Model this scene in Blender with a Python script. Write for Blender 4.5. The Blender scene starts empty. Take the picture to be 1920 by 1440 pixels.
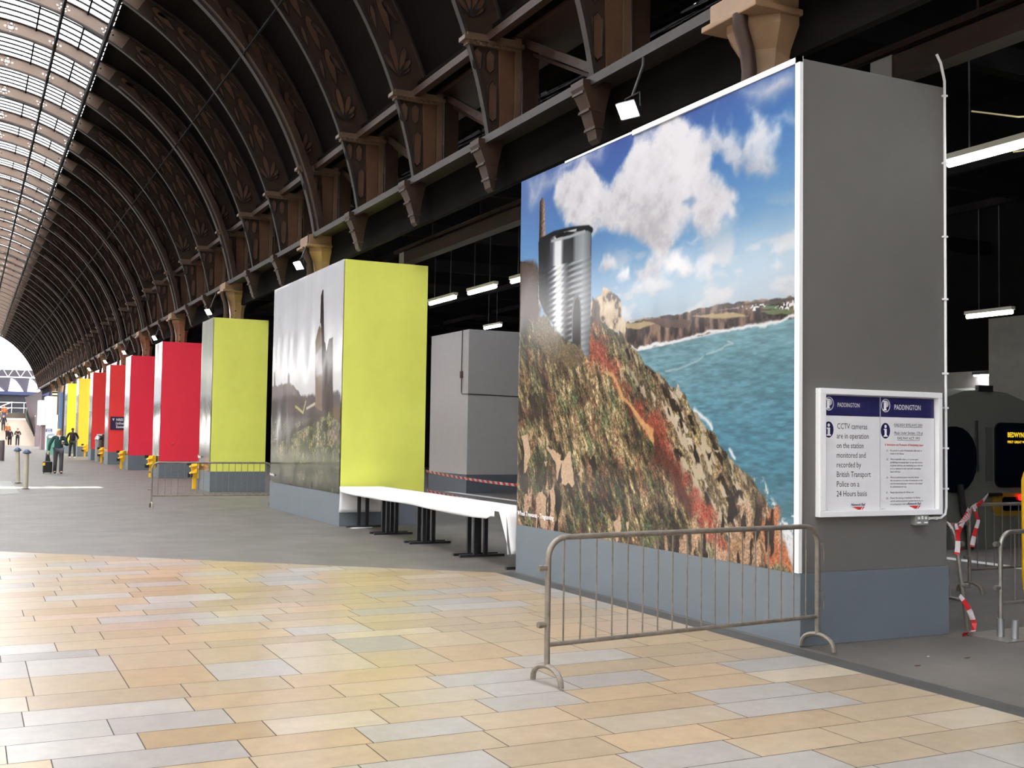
import bpy, bmesh, math, random
import numpy as np
from mathutils import Vector, Matrix

scene = bpy.context.scene
COL = scene.collection
R = math.radians
random.seed(7)

# ------------------------------------------------------------------ camera
cam_data = bpy.data.cameras.new('camera')
cam_data.sensor_width = 36.0
cam_data.lens = 39.09
cam_data.clip_end = 600
camera = bpy.data.objects.new('camera', cam_data)
COL.objects.link(camera)
YAW, PITCH, ROLL = 0.454, 0.0467, 0.015
fw = Vector((math.sin(YAW) * math.cos(PITCH), math.cos(YAW) * math.cos(PITCH), math.sin(PITCH)))
rt = Vector((math.cos(YAW), -math.sin(YAW), 0))
up = rt.cross(fw)
cx = math.cos(ROLL) * rt + math.sin(ROLL) * up
cy = -math.sin(ROLL) * rt + math.cos(ROLL) * up
camera.matrix_world = Matrix(((cx.x, cy.x, -fw.x, 0), (cx.y, cy.y, -fw.y, 0), (cx.z, cy.z, -fw.z, 1.65), (0, 0, 0, 1)))
scene.camera = camera

# ------------------------------------------------------------------ sky, sun, exposure
world = bpy.data.worlds.new('sky')
scene.world = world
world.use_nodes = True
bg = world.node_tree.nodes['Background']
bg.inputs[0].default_value = (1.0, 0.975, 0.955, 1)
bg.inputs[1].default_value = 1.6
sun_data = bpy.data.lights.new('sun', 'SUN')
sun_data.energy = 9.0
sun_data.angle = R(0.6)
sun_data.color = (1.0, 0.95, 0.87)
sun = bpy.data.objects.new('sun', sun_data)
COL.objects.link(sun)
SUN_TO = Vector((0.36, -0.03, -1.0)).normalized()          # the way the light travels
sun.rotation_euler = SUN_TO.to_track_quat('-Z', 'Y').to_euler()
scene.view_settings.view_transform = 'Standard'
scene.view_settings.look = 'None'
scene.view_settings.gamma = 1.0
scene.view_settings.use_curve_mapping = False
scene.view_settings.exposure = 2.05
scene.cycles.max_bounces = 8
scene.cycles.diffuse_bounces = 4
scene.cycles.glossy_bounces = 3
scene.cycles.transmission_bounces = 6
scene.cycles.sample_clamp_indirect = 6.0

# ------------------------------------------------------------------ helpers
def lin(c):
    c = c / 255.0
    return c / 12.92 if c <= 0.04045 else ((c + 0.055) / 1.055) ** 2.4

def rgb(c, g=1.0):
    return (lin(c[0]) * g, lin(c[1]) * g, lin(c[2]) * g, 1.0)

MATS = {}
def mat(name, c, rough=0.6, metal=0.0, var=0.0, scale=4.0, bump=0.0, bscale=60.0, spec=0.5, emit=None, stretch=None, c2=None):
    if name in MATS:
        return MATS[name]
    m = bpy.data.materials.new(name)
    m.use_nodes = True
    nt = m.node_tree
    b = nt.nodes['Principled BSDF']
    b.inputs['Base Color'].default_value = rgb(c)
    b.inputs['Roughness'].default_value = rough
    b.inputs['Metallic'].default_value = metal
    b.inputs['Specular IOR Level'].default_value = spec
    tc = nt.nodes.new('ShaderNodeTexCoord')
    src = tc.outputs['Object']
    if stretch:
        mp = nt.nodes.new('ShaderNodeMapping')
        mp.inputs['Scale'].default_value = stretch
        nt.links.new(src, mp.inputs[0])
        src = mp.outputs[0]
    if var > 0 or c2:
        n = nt.nodes.new('ShaderNodeTexNoise')
        n.inputs['Scale'].default_value = scale
        n.inputs['Detail'].default_value = 6
        n.inputs['Roughness'].default_value = 0.65
        nt.links.new(src, n.inputs['Vector'])
        r = nt.nodes.new('ShaderNodeValToRGB')
        r.color_ramp.elements[0].position = 0.32
        r.color_ramp.elements[1].position = 0.68
        r.color_ramp.elements[0].color = rgb(c2) if c2 else rgb(c, 1 - var)
        r.color_ramp.elements[1].color = rgb(c, 1 + (0 if c2 else var))
        nt.links.new(n.outputs['Fac'], r.inputs[0])
        nt.links.new(r.outputs[0], b.inputs['Base Color'])
    if bump > 0:
        n2 = nt.nodes.new('ShaderNodeTexNoise')
        n2.inputs['Scale'].default_value = bscale
        n2.inputs['Detail'].default_value = 4
        nt.links.new(src, n2.inputs['Vector'])
        bp = nt.nodes.new('ShaderNodeBump')
        bp.inputs['Strength'].default_value = bump
        bp.inputs['Distance'].default_value = 0.02
        nt.links.new(n2.outputs['Fac'], bp.inputs['Height'])
        nt.links.new(bp.outputs[0], b.inputs['Normal'])
    if emit:
        b.inputs['Emission Color'].default_value = rgb(emit[0])
        b.inputs['Emission Strength'].default_value = emit[1]
    MATS[name] = m
    return m

def attr_mat(name, rough=0.3, spec=0.5, noise=0.0, nscale=8.0, gain=1.0, bump=0.0):
    """Base colour from the mesh's own colour attribute (a print, or the colour of each stone)."""
    if name in MATS:
        return MATS[name]
    m = bpy.data.materials.new(name)
    m.use_nodes = True
    nt = m.node_tree
    b = nt.nodes['Principled BSDF']
    a = nt.nodes.new('ShaderNodeVertexColor')
    a.layer_name = 'print'
    out = a.outputs['Color']
    tc = nt.nodes.new('ShaderNodeTexCoord')
    if noise > 0:
        n = nt.nodes.new('ShaderNodeTexNoise')
        n.inputs['Scale'].default_value = nscale
        n.inputs['Detail'].default_value = 8
        n.inputs['Roughness'].default_value = 0.7
        nt.links.new(tc.outputs['Object'], n.inputs['Vector'])
        mr = nt.nodes.new('ShaderNodeMapRange')
        mr.inputs['From Min'].default_value = 0.3
        mr.inputs['From Max'].default_value = 0.7
        mr.inputs['To Min'].default_value = 1 - noise
        mr.inputs['To Max'].default_value = 1 + noise
        nt.links.new(n.outputs['Fac'], mr.inputs['Value'])
        mx = nt.nodes.new('ShaderNodeMix')
        mx.data_type = 'RGBA'
        mx.blend_type = 'MULTIPLY'
        mx.inputs['Factor'].default_value = 1.0
        nt.links.new(out, mx.inputs['A'])
        nt.links.new(mr.outputs[0], mx.inputs['B'])
        out = mx.outputs['Result']
        if bump > 0:
            bp = nt.nodes.new('ShaderNodeBump')
            bp.inputs['Strength'].default_value = bump
            bp.inputs['Distance'].default_value = 0.01
            nt.links.new(n.outputs['Fac'], bp.inputs['Height'])
            nt.links.new(bp.outputs[0], b.inputs['Normal'])
    nt.links.new(out, b.inputs['Base Color'])
    b.inputs['Roughness'].default_value = rough
    b.inputs['Specular IOR Level'].default_value = spec
    MATS[name] = m
    return m

class MB:
    def __init__(s):
        s.v = []; s.f = []
    def add(s, vs, fs):
        o = len(s.v)
        s.v += [tuple(p) for p in vs]
        s.f += [tuple(i + o for i in f) for f in fs]
        return s
    def box(s, x0, x1, y0, y1, z0, z1):
        return s.add([(x0, y0, z0), (x1, y0, z0), (x1, y1, z0), (x0, y1, z0), (x0, y0, z1), (x1, y0, z1), (x1, y1, z1), (x0, y1, z1)],
                     [(3, 2, 1, 0), (4, 5, 6, 7), (0, 1, 5, 4), (1, 2, 6, 5), (2, 3, 7, 6), (3, 0, 4, 7)])
    def bar(s, p, q, w, h, upv=(0, 0, 1)):
        """square bar from p to q, w across, h along upv"""
        p = Vector(p); q = Vector(q)
        d = (q - p).normalized(); u = Vector(upv)
        if abs(d.dot(u)) > 0.98:
            u = Vector((0, 1, 0)) if abs(d.y) < 0.9 else Vector((1, 0, 0))
        a = d.cross(u).normalized() * (w / 2); b = a.cross(d).normalized() * (h / 2)
        vs = [e + i * a + j * b for e in (p, q) for i, j in ((-1, -1), (1, -1), (1, 1), (-1, 1))]
        return s.add(vs, [(3, 2, 1, 0), (4, 5, 6, 7), (0, 1, 5, 4), (1, 2, 6, 5), (2, 3, 7, 6), (3, 0, 4, 7)])
    def tube(s, pts, r, n=8, closed=False):
        pts = [Vector(p) for p in pts]
        N = len(pts); rr = r if isinstance(r, (list, tuple)) else [r] * N
        rings = []; prev = None
        for i, p in enumerate(pts):
            if closed:
                t = pts[(i + 1) % N] - pts[i - 1]
            else:
                t = pts[min(i + 1, N - 1)] - pts[max(i - 1, 0)]
            t.normalize()
            if prev is None:
                prev = t.orthogonal().normalized()
            a = (prev - t * prev.dot(t)).normalized(); prev = a
            b = t.cross(a)
            rings.append([p + rr[i] * (math.cos(2 * math.pi * k / n) * a + math.sin(2 * math.pi * k / n) * b) for k in range(n)])
        vs = [v for g in rings for v in g]; fs = []
        for i in range(N if closed else N - 1):
            j = (i + 1) % N
            for k in range(n):
                fs.append((i * n + k, i * n + (k + 1) % n, j * n + (k + 1) % n, j * n + k))
        if not closed:
            fs.append(tuple(reversed(range(n)))); fs.append(tuple((N - 1) * n + k for k in range(n)))
        return s.add(vs, fs)
    def lathe(s, prof, c=(0, 0, 0), n=16, rot=0.0, sq=False):
        vs = []; fs = []
        for r, z in prof:
            for k in range(n):
                a = rot + 2 * math.pi * k / n
                vs.append((c[0] + r * math.cos(a), c[1] + r * math.sin(a), c[2] + z))
        for i in range(len(prof) - 1):
            for k in range(n):
                fs.append((i * n + k, i * n + (k + 1) % n, (i + 1) * n + (k + 1) % n, (i + 1) * n + k))
        fs.append(tuple(reversed(range(n)))); fs.append(tuple((len(prof) - 1) * n + k for k in range(n)))
        return s.add(vs, fs)
    def prism(s, poly, axis, a, b):
        """2-D outline pushed from a to b along axis: x -> (y,z), y -> (x,z), z -> (x,y)"""
        def P(p, t):
            return {'x': (t, p[0], p[1]), 'y': (p[0], t, p[1]), 'z': (p[0], p[1], t)}[axis]
        n = len(poly)
        vs = [P(p, a) for p in poly] + [P(p, b) for p in poly]
        fs = [tuple(range(n)), tuple(reversed(range(n, 2 * n)))]
        fs += [(i, n + i, n + (i + 1) % n, (i + 1) % n) for i in range(n)]
        return s.add(vs, fs)
    def sphere(s, c, r, n=10, m=7, sc=(1, 1, 1)):
        prof = [(max(1e-4, math.sin(math.pi * i / m)), -math.cos(math.pi * i / m)) for i in range(m + 1)]
        o = len(s.v); s.lathe(prof, n=n)
        for i in range(o, len(s.v)):
            v = s.v[i]; s.v[i] = (c[0] + v[0] * r * sc[0], c[1] + v[1] * r * sc[1], c[2] + v[2] * r * sc[2])
        return s
    def build(s, name, m, parent=None, smooth=False, bevel=0.0, off=None, mods=None):
        me = bpy.data.meshes.new(name)
        vs = s.v
        if off is not None:
            vs = [(v[0] - off[0], v[1] - off[1], v[2] - off[2]) for v in vs]
        me.from_pydata(vs, [], s.f)
        bm = bmesh.new(); bm.from_mesh(me)
        bmesh.ops.recalc_face_normals(bm, faces=bm.faces)
        if bevel > 0:
            es = [e for e in bm.edges if len(e.link_faces) == 2 and e.calc_face_angle(0) > 0.6]
            bmesh.ops.bevel(bm, geom=es, offset=bevel, segments=2, affect='EDGES', profile=0.6)
        bm.to_mesh(me); bm.free()
        me.materials.append(m)
        if smooth:
            me.polygons.foreach_set('use_smooth', [True] * len(me.polygons))
            me.set_sharp_from_angle(angle=R(42))
        o = bpy.data.objects.new(name, me)
        COL.objects.link(o)
        if parent:
            o.parent = parent
        return o

def tag(o, label, cat, group=None):
    o['label'] = label; o['category'] = cat
    if group:
        o['group'] = group
    return o

def struct(o):
    o['kind'] = 'structure'
    return o

def thing(name, label, cat, loc=(0, 0, 0), group=None, rz=0.0):
    o = bpy.data.objects.new(name, None)
    o.empty_display_size = 0.2
    COL.objects.link(o)
    o.location = loc; o.rotation_euler = (0, 0, rz)
    return tag(o, label, cat, group)

def dup(root, loc=None, label=None, rot=None, group=None):
    r = root.copy(); COL.objects.link(r)
    if loc is not None:
        r.location = loc
    if rot is not None:
        r.rotation_euler = rot
    if label:
        r['label'] = label
    if group:
        r['group'] = group
    for ch in list(root.children):
        c = ch.copy(); COL.objects.link(c); c.parent = r
        for g in list(ch.children):
            d = g.copy(); COL.objects.link(d); d.parent = c
    return r

def text_into(mb, s, x, z, h, y=0.0, italic=False, width=None, bold=0.0, align='LEFT'):
    """lettering lying in the x-z plane and facing -y, added to mb"""
    cu = bpy.data.curves.new('lettering', 'FONT')
    cu.body = s; cu.size = h; cu.align_x = align
    cu.resolution_u = 2
    cu.offset = bold
    if italic:
        cu.shear = 0.3
    t = bpy.data.objects.new('lettering', cu); COL.objects.link(t)
    dg = bpy.context.evaluated_depsgraph_get()
    me = bpy.data.meshes.new_from_object(t.evaluated_get(dg))
    pts = [v.co.copy() for v in me.vertices]
    k = 1.0
    if width and pts:
        k = width / max(1e-6, max(p.x for p in pts) - min(p.x for p in pts))
    mb.add([(x + p.x * k, y, z + p.y) for p in pts], [tuple(p.vertices) for p in me.polygons])
    bpy.data.objects.remove(t); bpy.data.curves.remove(cu); bpy.data.meshes.remove(me)

# ------------------------------------------------------------------ materials
ASPHALT = mat('asphalt', (92, 87, 82), 0.55, var=0.24, scale=1.1, bump=0.35, bscale=120)
GREY_PAINT = mat('grey_paint', (103, 101, 98), 0.55, var=0.03, scale=3)
PLINTH = mat('plinth_paint', (101, 110, 117), 0.5, var=0.04, scale=2)
LIME = mat('lime_paint', (224, 228, 102), 0.55, var=0.05, scale=1.3)
CRIMSON = mat('crimson_paint', (238, 42, 68), 0.5, var=0.03, scale=2)
RED = mat('red_paint', (244, 60, 58), 0.5, var=0.03, scale=2)
GOLD = mat('golden_paint', (250, 212, 60), 0.5)
LEMON = mat('lemon_paint', (240, 240, 42), 0.5)
WHITE = mat('white_paint', (236, 236, 236), 0.4)
IRON = mat('brown_iron', (48, 33, 24), 0.5, spec=0.3, var=0.28, scale=3, bump=0.1, bscale=30)
IRON_D = mat('dark_iron', (24, 18, 16), 0.6, spec=0.2, var=0.35, scale=4)
COLUMN = mat('column_paint', (124, 97, 70), 0.45, var=0.15, scale=3)
IRON_L = mat('light_iron', (84, 65, 49), 0.45, var=0.2, scale=3)
FLANGE = mat('worn_flange', (37, 31, 28), 0.5, spec=0.35, var=0.3, scale=5)
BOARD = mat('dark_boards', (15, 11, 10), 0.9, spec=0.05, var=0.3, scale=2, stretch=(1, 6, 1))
NEAR_BLACK = mat('near_black', (14, 12, 11), 0.9, spec=0.05, var=0.3, scale=2)  # near-black tone for the aisle walls, ceilings and beams
GALV = mat('galvanised_steel', (150, 146, 138), 0.42, metal=0.75, var=0.18, scale=9)
GALV_W = mat('worn_galvanised_steel', (132, 124, 114), 0.5, metal=0.55, var=0.25, scale=14)
BLACK = mat('black_steel', (40, 42, 46), 0.4)
CLOTH = mat('white_cloth', (238, 238, 238), 0.75, bump=0.05, bscale=25)
YELLOW = mat('yellow_enamel', (246, 190, 20), 0.35)
NAVY = mat('navy_sign', (40, 38, 88), 0.4)
INK = mat('dark_ink', (60, 58, 66), 0.6)
RED_INK = mat('red_ink', (205, 50, 45), 0.6)
SHEET = mat('poster_sheet', (226, 226, 228), 0.35, var=0.02, scale=3)
LAMP_ON = mat('lamp_glass', (255, 255, 255), 0.3, emit=((238, 236, 255), 26.0))
TUBE_ON = mat('lit_tube', (255, 255, 255), 0.3, emit=((250, 255, 240), 9.0))
PLASTIC = mat('dark_plastic', (24, 24, 26), 0.5)
PRINT = attr_mat('glossy_print', rough=0.15, spec=0.38)

# ------------------------------------------------------------------ floor
m = MB(); m.add([(-60, -60, 0), (60, -60, 0), (60, 160, 0), (-60, 160, 0)], [(0, 1, 2, 3)])
struct(m.build('floor', ASPHALT))

# stone paving: every slab its own face, cut to the slanting far edge and the straight edge beside the casings
E0, E1 = Vector((0.44, 16.41, 0)), Vector((5.755, 12.15, 0))
rows = [5.70, 6.04, 6.385, 6.75, 7.11, 7.50, 8.065, 8.645, 8.92, 9.30, 9.67, 10.04, 10.39, 10.69, 11.07, 11.54]
while rows[-1] < 21: rows.append(rows[-1] + 0.36)
while rows[0] > -7: rows.insert(0, rows[0] - 0.342)
stone_cols = [(150, 133, 110)] * 8 + [(153, 133, 106)] * 4 + [(157, 145, 126)] * 3 + [(141, 136, 130)] * 4 + [(148, 143, 136)] * 3 + [(154, 134, 115)] * 2 + [(147, 126, 97)] * 2
rnd = random.Random(11)
vs, fs, cols = [], [], []
for y0, y1 in zip(rows, rows[1:]):
    square = y1 - y0 > 0.5
    x = -6.4 + (0.1 if square else rnd.uniform(0, 0.6))
    while x < 5.755:
        L = 0.56 if square else rnd.choice((0.62, 0.65, 0.68, 0.8, 0.92, 0.98))
        x1 = min(x + L, 5.755)
        if 5.755 - x1 < 0.12: x1 = 5.755
        g = 0.0032
        k = len(vs)
        vs += [(x + g, y0 + g, 0.008), (x1 - g, y0 + g, 0.008), (x1 - g, y1 - g, 0.008), (x + g, y1 - g, 0.008)]
        fs.append((k, k + 1, k + 2, k + 3))
        c = rnd.choice(stone_cols); d = rnd.uniform(0.95, 1.05)
        cols.append([lin(min(255, v * d)) for v in c] + [1.0])
        x = x1
me = bpy.data.meshes.new('paving')
me.from_pydata(vs, [], fs)
ca = me.color_attributes.new('print', 'FLOAT_COLOR', 'CORNER')
flat = np.repeat(np.array(cols, dtype=np.float32), 4, axis=0)
ca.data.foreach_set('color', flat.ravel())
bm = bmesh.new(); bm.from_mesh(me)
nrm = Vector((-(E1 - E0).y, (E1 - E0).x, 0)).normalized()
if nrm.y < 0: nrm = -nrm
bmesh.ops.bisect_plane(bm, geom=bm.verts[:] + bm.edges[:] + bm.faces[:], plane_co=E0, plane_no=nrm, clear_outer=True)
bm.to_mesh(me); bm.free()
me.materials.append(attr_mat('sandstone', rough=0.3, spec=0.42, noise=0.13, nscale=7.0, bump=0.04))
paving = bpy.data.objects.new('pavement', me); COL.objects.link(paving); struct(paving)
def edge_y(x): return E0.y + (x - E0.x) * (E1.y - E0.y) / (E1.x - E0.x)
m = MB(); m.prism([(-6.4, -7), (5.757, -7), (5.757, edge_y(5.757)), (-6.4, edge_y(-6.4))], 'z', 0.0005, 0.005)
struct(m.build('pavement_joint_surface', mat('grout', (70, 62, 52), 0.8)))
m = MB(); m.prism([(0.6, 38.4), (1.26, 38.4), (1.24, 31.0), (0.6, 30.4)], 'z', 0.0, 0.004)
struct(m.build('floor_strip', mat('pale_concrete', (112, 114, 106), 0.6, var=0.05)))
m = MB(); m.prism([(5.757, -7), (5.98, -7), (5.98, 12.2), (5.757, 12.14)], 'z', 0.0, 0.003)
struct(m.build('floor_strip', mat('dark_asphalt', (62, 61, 60), 0.6, var=0.2, scale=3, bump=0.3, bscale=120)))
m = MB(); m.prism([(12.5, 2), (12.72, 2), (12.72, 30), (12.5, 30)], 'z', 0.0, 0.004)
struct(m.build('floor_line', mat('platform_line', (205, 205, 200), 0.6, var=0.15, scale=6)))

# ------------------------------------------------------------------ vaulted roof
XC, ZS, A0, B0 = -0.3, 4.5, 7.0, 7.65
def arc(t, off=0.0):
    """point of the vault at angle t from the right-hand springing, off outwards"""
    x, z = XC + A0 * math.cos(t), ZS + B0 * math.sin(t)
    if off > 0:                                   # the ribs get shallower towards the crown
        f = min(1.0, max(0.0, (min(t, math.pi - t) - T_GLASS + 0.35) / 0.42))
        off *= 1 - 0.42 * f * f * (3 - 2 * f)
    n = Vector((math.cos(t) / A0, math.sin(t) / B0)).normalized()
    return x + n.x * off, z + n.y * off
def t_of_z(z): return math.asin((z - ZS) / B0)
T_FOOT = t_of_z(5.95); T_UP = t_of_z(7.32)
T_GLASS = math.acos((2.75 - XC) / A0)
DEPTH = 0.62
columns_y = [8.4, 23.3, 31.9, 41.1, 49.6, 57.1, 65.2, 73.7, 82.0, 90.3, 98.6, 106.9]
ribs_y = [-12.6, -9.6, -6.6, -3.6, -0.6, 2.4, 5.4]
for i, (a, b) in enumerate(zip(columns_y, columns_y[1:])):
    n = 5 if i == 0 else 3
    ribs_y += [a + (b - a) * k / n for k in range(n)]
ribs_y += [106.9 + 2.8 * k for k in range(9)]
y_end = 129.6
ts = [T_FOOT + (math.pi - 2 * T_FOOT) * i / 64 for i in range(65)]

def strip(mb, tt, o0, o1, y0, y1):
    """curved box following the vault between offsets o0 and o1"""
    k = len(mb.v); n = len(tt)
    for t in tt:
        a = arc(t, o0); b = arc(t, o1)
        mb.v += [(a[0], y0, a[1]), (a[0], y1, a[1]), (b[0], y1, b[1]), (b[0], y0, b[1])]
    for i in range(n - 1):
        o = k + 4 * i
        for j in range(4):
            mb.f.append((o + j, o + (j + 1) % 4, o + 4 + (j + 1) % 4, o + 4 + j))
    mb.f.append((k, k + 1, k + 2, k + 3)); o = k + 4 * (n - 1); mb.f.append((o + 3, o + 2, o + 1, o))
    return mb

# pierced web of the ribs near the crown: stars and rings are real holes cut by the pattern's alpha
def pierced_iron():
    mm = bpy.data.materials.new('pierced_iron'); mm.use_nodes = True
    nt = mm.node_tree; b = nt.nodes['Principled BSDF']
    b.inputs['Base Color'].default_value = rgb((88, 70, 56)); b.inputs['Roughness'].default_value = 0.5
    uv = nt.nodes.new('ShaderNodeUVMap'); uv.uv_map = 'UVMap'
    sep = nt.nodes.new('ShaderNodeSeparateXYZ'); nt.links.new(uv.outputs[0], sep.inputs[0])
    def mth(op, a, b_=None, c_=None):
        n = nt.nodes.new('ShaderNodeMath'); n.operation = op
        for i, x in enumerate((a, b_, c_)):
            if x is None: continue
            if isinstance(x, (int, float)): n.inputs[i].default_value = x
            else: nt.links.new(x, n.inputs[i])
        return n.outputs[0]
    u = mth('MODULO', sep.outputs[0], 1.1)
    hole = None
    for (cu, cv, r) in ((0.475, 0.5, 0.06), (0.34, 0.5, 0.022), (0.61, 0.5, 0.022), (0.475, 0.78, 0.022), (0.475, 0.22, 0.022), (0.40, 0.7, 0.014), (0.55, 0.7, 0.014), (0.40, 0.3, 0.014), (0.55, 0.3, 0.014)):
        du = mth('SUBTRACT', u, cu); dv = mth('MULTIPLY', mth('SUBTRACT', sep.outputs[1], cv), 0.38)
        d = mth('SQRT', mth('ADD', mth('MULTIPLY', du, du), mth('MULTIPLY', dv, dv)))
        h = mth('LESS_THAN', d, r)
        hole = h if hole is None else mth('MAXIMUM', hole, h)
    nt.links.new(mth('SUBTRACT', 1.0, hole), b.inputs['Alpha'])
    return mm
PIERCED = pierced_iron()

def web_mesh(name, tt, o0, o1, m_):
    vs, fs, uvs = [], [], []
    s = 0.0; prev = None
    for t in tt:
        a = arc(t, o0); b = arc(t, o1)
        if prev: s += math.dist(a, prev)
        prev = a
        vs += [(a[0], 0, a[1]), (b[0], 0, b[1])]; uvs += [(s, 0), (s, 1)]
    for i in range(len(tt) - 1):
        fs.append((2 * i, 2 * i + 2, 2 * i + 3, 2 * i + 1))
    me = bpy.data.meshes.new(name); me.from_pydata(vs, [], fs)
    ul = me.uv_layers.new(name='UVMap')
    for l in me.loops: ul.data[l.index].uv = uvs[l.vertex_index]
    me.materials.append(m_)
    o = bpy.data.objects.new(name, me); COL.objects.link(o)
    return o

def leaf_at(mbp, mbo, t, off, ang, L, W, y):
    """raised cast-iron leaf: plate into mbp, rim into mbo; ang measured from the run of the rib"""
    p = Vector(arc(t, off)); q = Vector(arc(t + 0.01, off))
    d = (q - p).normalized(); n = Vector((d.y, -d.x))
    if n.dot(Vector(arc(t, off + 0.1)) - p) < 0: n = -n
    a = d * math.cos(ang) + n * math.sin(ang); b = Vector((-a.y, a.x))
    pts = []
    for i in range(20):
        f = i / 20 * 2 * math.pi
        l = 0.5 - 0.5 * math.cos(f)
        w = math.sin(f) * (0.35 + 0.65 * l) * 0.5
        pts.append(p + a * (L * l) + b * (W * w))
    mbp.prism([(v.x, v.y) for v in pts], 'y', y - 0.012, y)
    mbo.tube([(v.x, y - 0.014, v.y) for v in pts], 0.013, 5, closed=True)

WEB_SHADED = mat('web_paint_shaded', (46, 34, 26), 0.6, spec=0.2, var=0.3, scale=2.5)  # darker copy of the rib paint, with the shade below the glazing in it
LEAF = mat('leaf_paint', (76, 52, 37), 0.5, spec=0.3, var=0.2, scale=3)
def make_rib(wide):
    fwid = 0.11 if not wide else 0.17
    m = MB()
    strip(m, ts, -0.02, 0.03, -fwid / 2, fwid / 2)
    tout = [T_UP + (math.pi - 2 * T_UP) * i / 56 for i in range(57)]
    strip(m, tout, DEPTH - 0.04, DEPTH, -0.07, 0.07)
    rib = m.build('roof_rib', FLANGE)
    # plate web, pierced where it crosses the glazing, plain and leafy below
    tg = [T_GLASS - 0.06 + (math.pi - 2 * T_GLASS + 0.12) * i / 40 for i in range(41)]
    w = web_mesh('web_plate', tg, 0.02, DEPTH - 0.02, PIERCED); w.parent = rib
    tl = [T_UP + (T_GLASS - 0.06 - T_UP) * i / 24 for i in range(25)]
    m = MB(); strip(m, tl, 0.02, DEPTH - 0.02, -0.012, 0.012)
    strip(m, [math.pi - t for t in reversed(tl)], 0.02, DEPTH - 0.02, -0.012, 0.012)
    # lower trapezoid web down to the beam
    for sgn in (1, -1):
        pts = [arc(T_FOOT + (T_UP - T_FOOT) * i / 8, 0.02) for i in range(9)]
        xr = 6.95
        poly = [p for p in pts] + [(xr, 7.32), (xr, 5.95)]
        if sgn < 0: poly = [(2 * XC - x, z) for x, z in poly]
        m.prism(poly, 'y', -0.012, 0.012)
    m.build('web_plate', WEB_SHADED, rib)
    mp, mo = MB(), MB()
    y = -0.014
    t = T_UP + 0.035
    k = 0
    while t < T_GLASS - 0.16:
        if k == 0:                                      # palmette fan above the cornice
            for ang, L, W in ((0.1, 0.62, 0.17), (0.55, 0.5, 0.15), (-0.35, 0.45, 0.13), (0.95, 0.36, 0.12), (1.3, 0.25, 0.1)):
                leaf_at(mp, mo, t, 0.16, ang, L, W, y)
            t += 0.085
        else:
            leaf_at(mp, mo, t, 0.27, 0.12, 0.72, 0.22, y)
            leaf_at(mp, mo, t + 0.02, 0.5, -0.25, 0.42, 0.12, y)
            leaf_at(mp, mo, t + 0.02, 0.08, 0.2, 0.42, 0.11, y)
            t += 0.088
        k += 1
    # lancets and plain plate under the cornice
    for x0, z0, z1 in ((6.36, 6.85, 7.2), (6.56, 6.85, 7.2), (6.52, 6.15, 6.75)):
        lp = [(x0 - 0.06, z0 + 0.06), (x0, z0), (x0 + 0.06, z0 + 0.06), (x0 + 0.07, z1 - 0.08), (x0, z1), (x0 - 0.07, z1 - 0.08)]
        if x0 == 6.52: lp = [(x + 0.09, z) for x, z in lp]
        mp.prism(lp, 'y', y - 0.012, y)
        mo.tube([(x, y - 0.014, z) for x, z in lp], 0.013, 5, closed=True)
    mp.prism([(6.74, 5.96), (6.94, 5.96), (6.94, 7.26), (6.70, 7.26)], 'y', -0.05, -0.012)
    mp.build('leaf_plate', LEAF, rib)
    mo.build('scrollwork', IRON_D, rib)
    m = MB()
    m.box(6.95, 7.05, -0.07, 0.07, 5.95, 7.42)
    m.box(6.13, 7.08, -0.11, 0.11, 7.27, 7.33)
    m.box(6.18, 7.02, -0.09, 0.09, 7.33, 7.38)
    m.box(6.19, 6.98, -0.075, 0.075, 7.22, 7.27)
    for k in range(8): m.box(6.22 + k * 0.1, 6.27 + k * 0.1, -0.1, 0.1, 7.235, 7.27)
    m.build('cornice', IRON_L, rib)
    m = MB()
    if wide:
        m2 = MB(); strip(m2, [T_FOOT + (T_GLASS - 0.1 - T_FOOT) * i / 30 for i in range(31)], 0.03, 0.17, -0.27, -0.02)
        bx = m2.build('box_section', IRON, rib)
        m3 = MB()
        for i in range(60):
            tt = T_FOOT + (T_GLASS - 0.12 - T_FOOT) * (i + 0.5) / 60
            p = arc(tt, 0.1); m3.sphere((p[0], -0.272, p[1]), 0.012, 5, 4)
        m3.build('rivet_row', IRON_D, bx)
    return rib

rib_a = make_rib(False); rib_b = make_rib(True)
used_a = used_b = False
for y in ribs_y:
    w = any(abs(y - c) < 0.01 for c in columns_y)
    if w:
        o = dup(rib_b, (0, y, 0)) if used_b else rib_b; used_b = True
    else:
        o = dup(rib_a, (0, y, 0)) if used_a else rib_a; used_a = True
    o.location = (0, y, 0)
    struct(o); o['group'] = 'arched roof ribs'

# boarded deck on both flanks
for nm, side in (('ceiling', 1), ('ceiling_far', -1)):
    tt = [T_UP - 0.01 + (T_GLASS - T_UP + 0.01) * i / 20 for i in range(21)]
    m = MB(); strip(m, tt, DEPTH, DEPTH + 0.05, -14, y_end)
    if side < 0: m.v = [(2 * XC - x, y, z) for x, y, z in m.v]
    struct(m.build('ceiling', BOARD))
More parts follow.
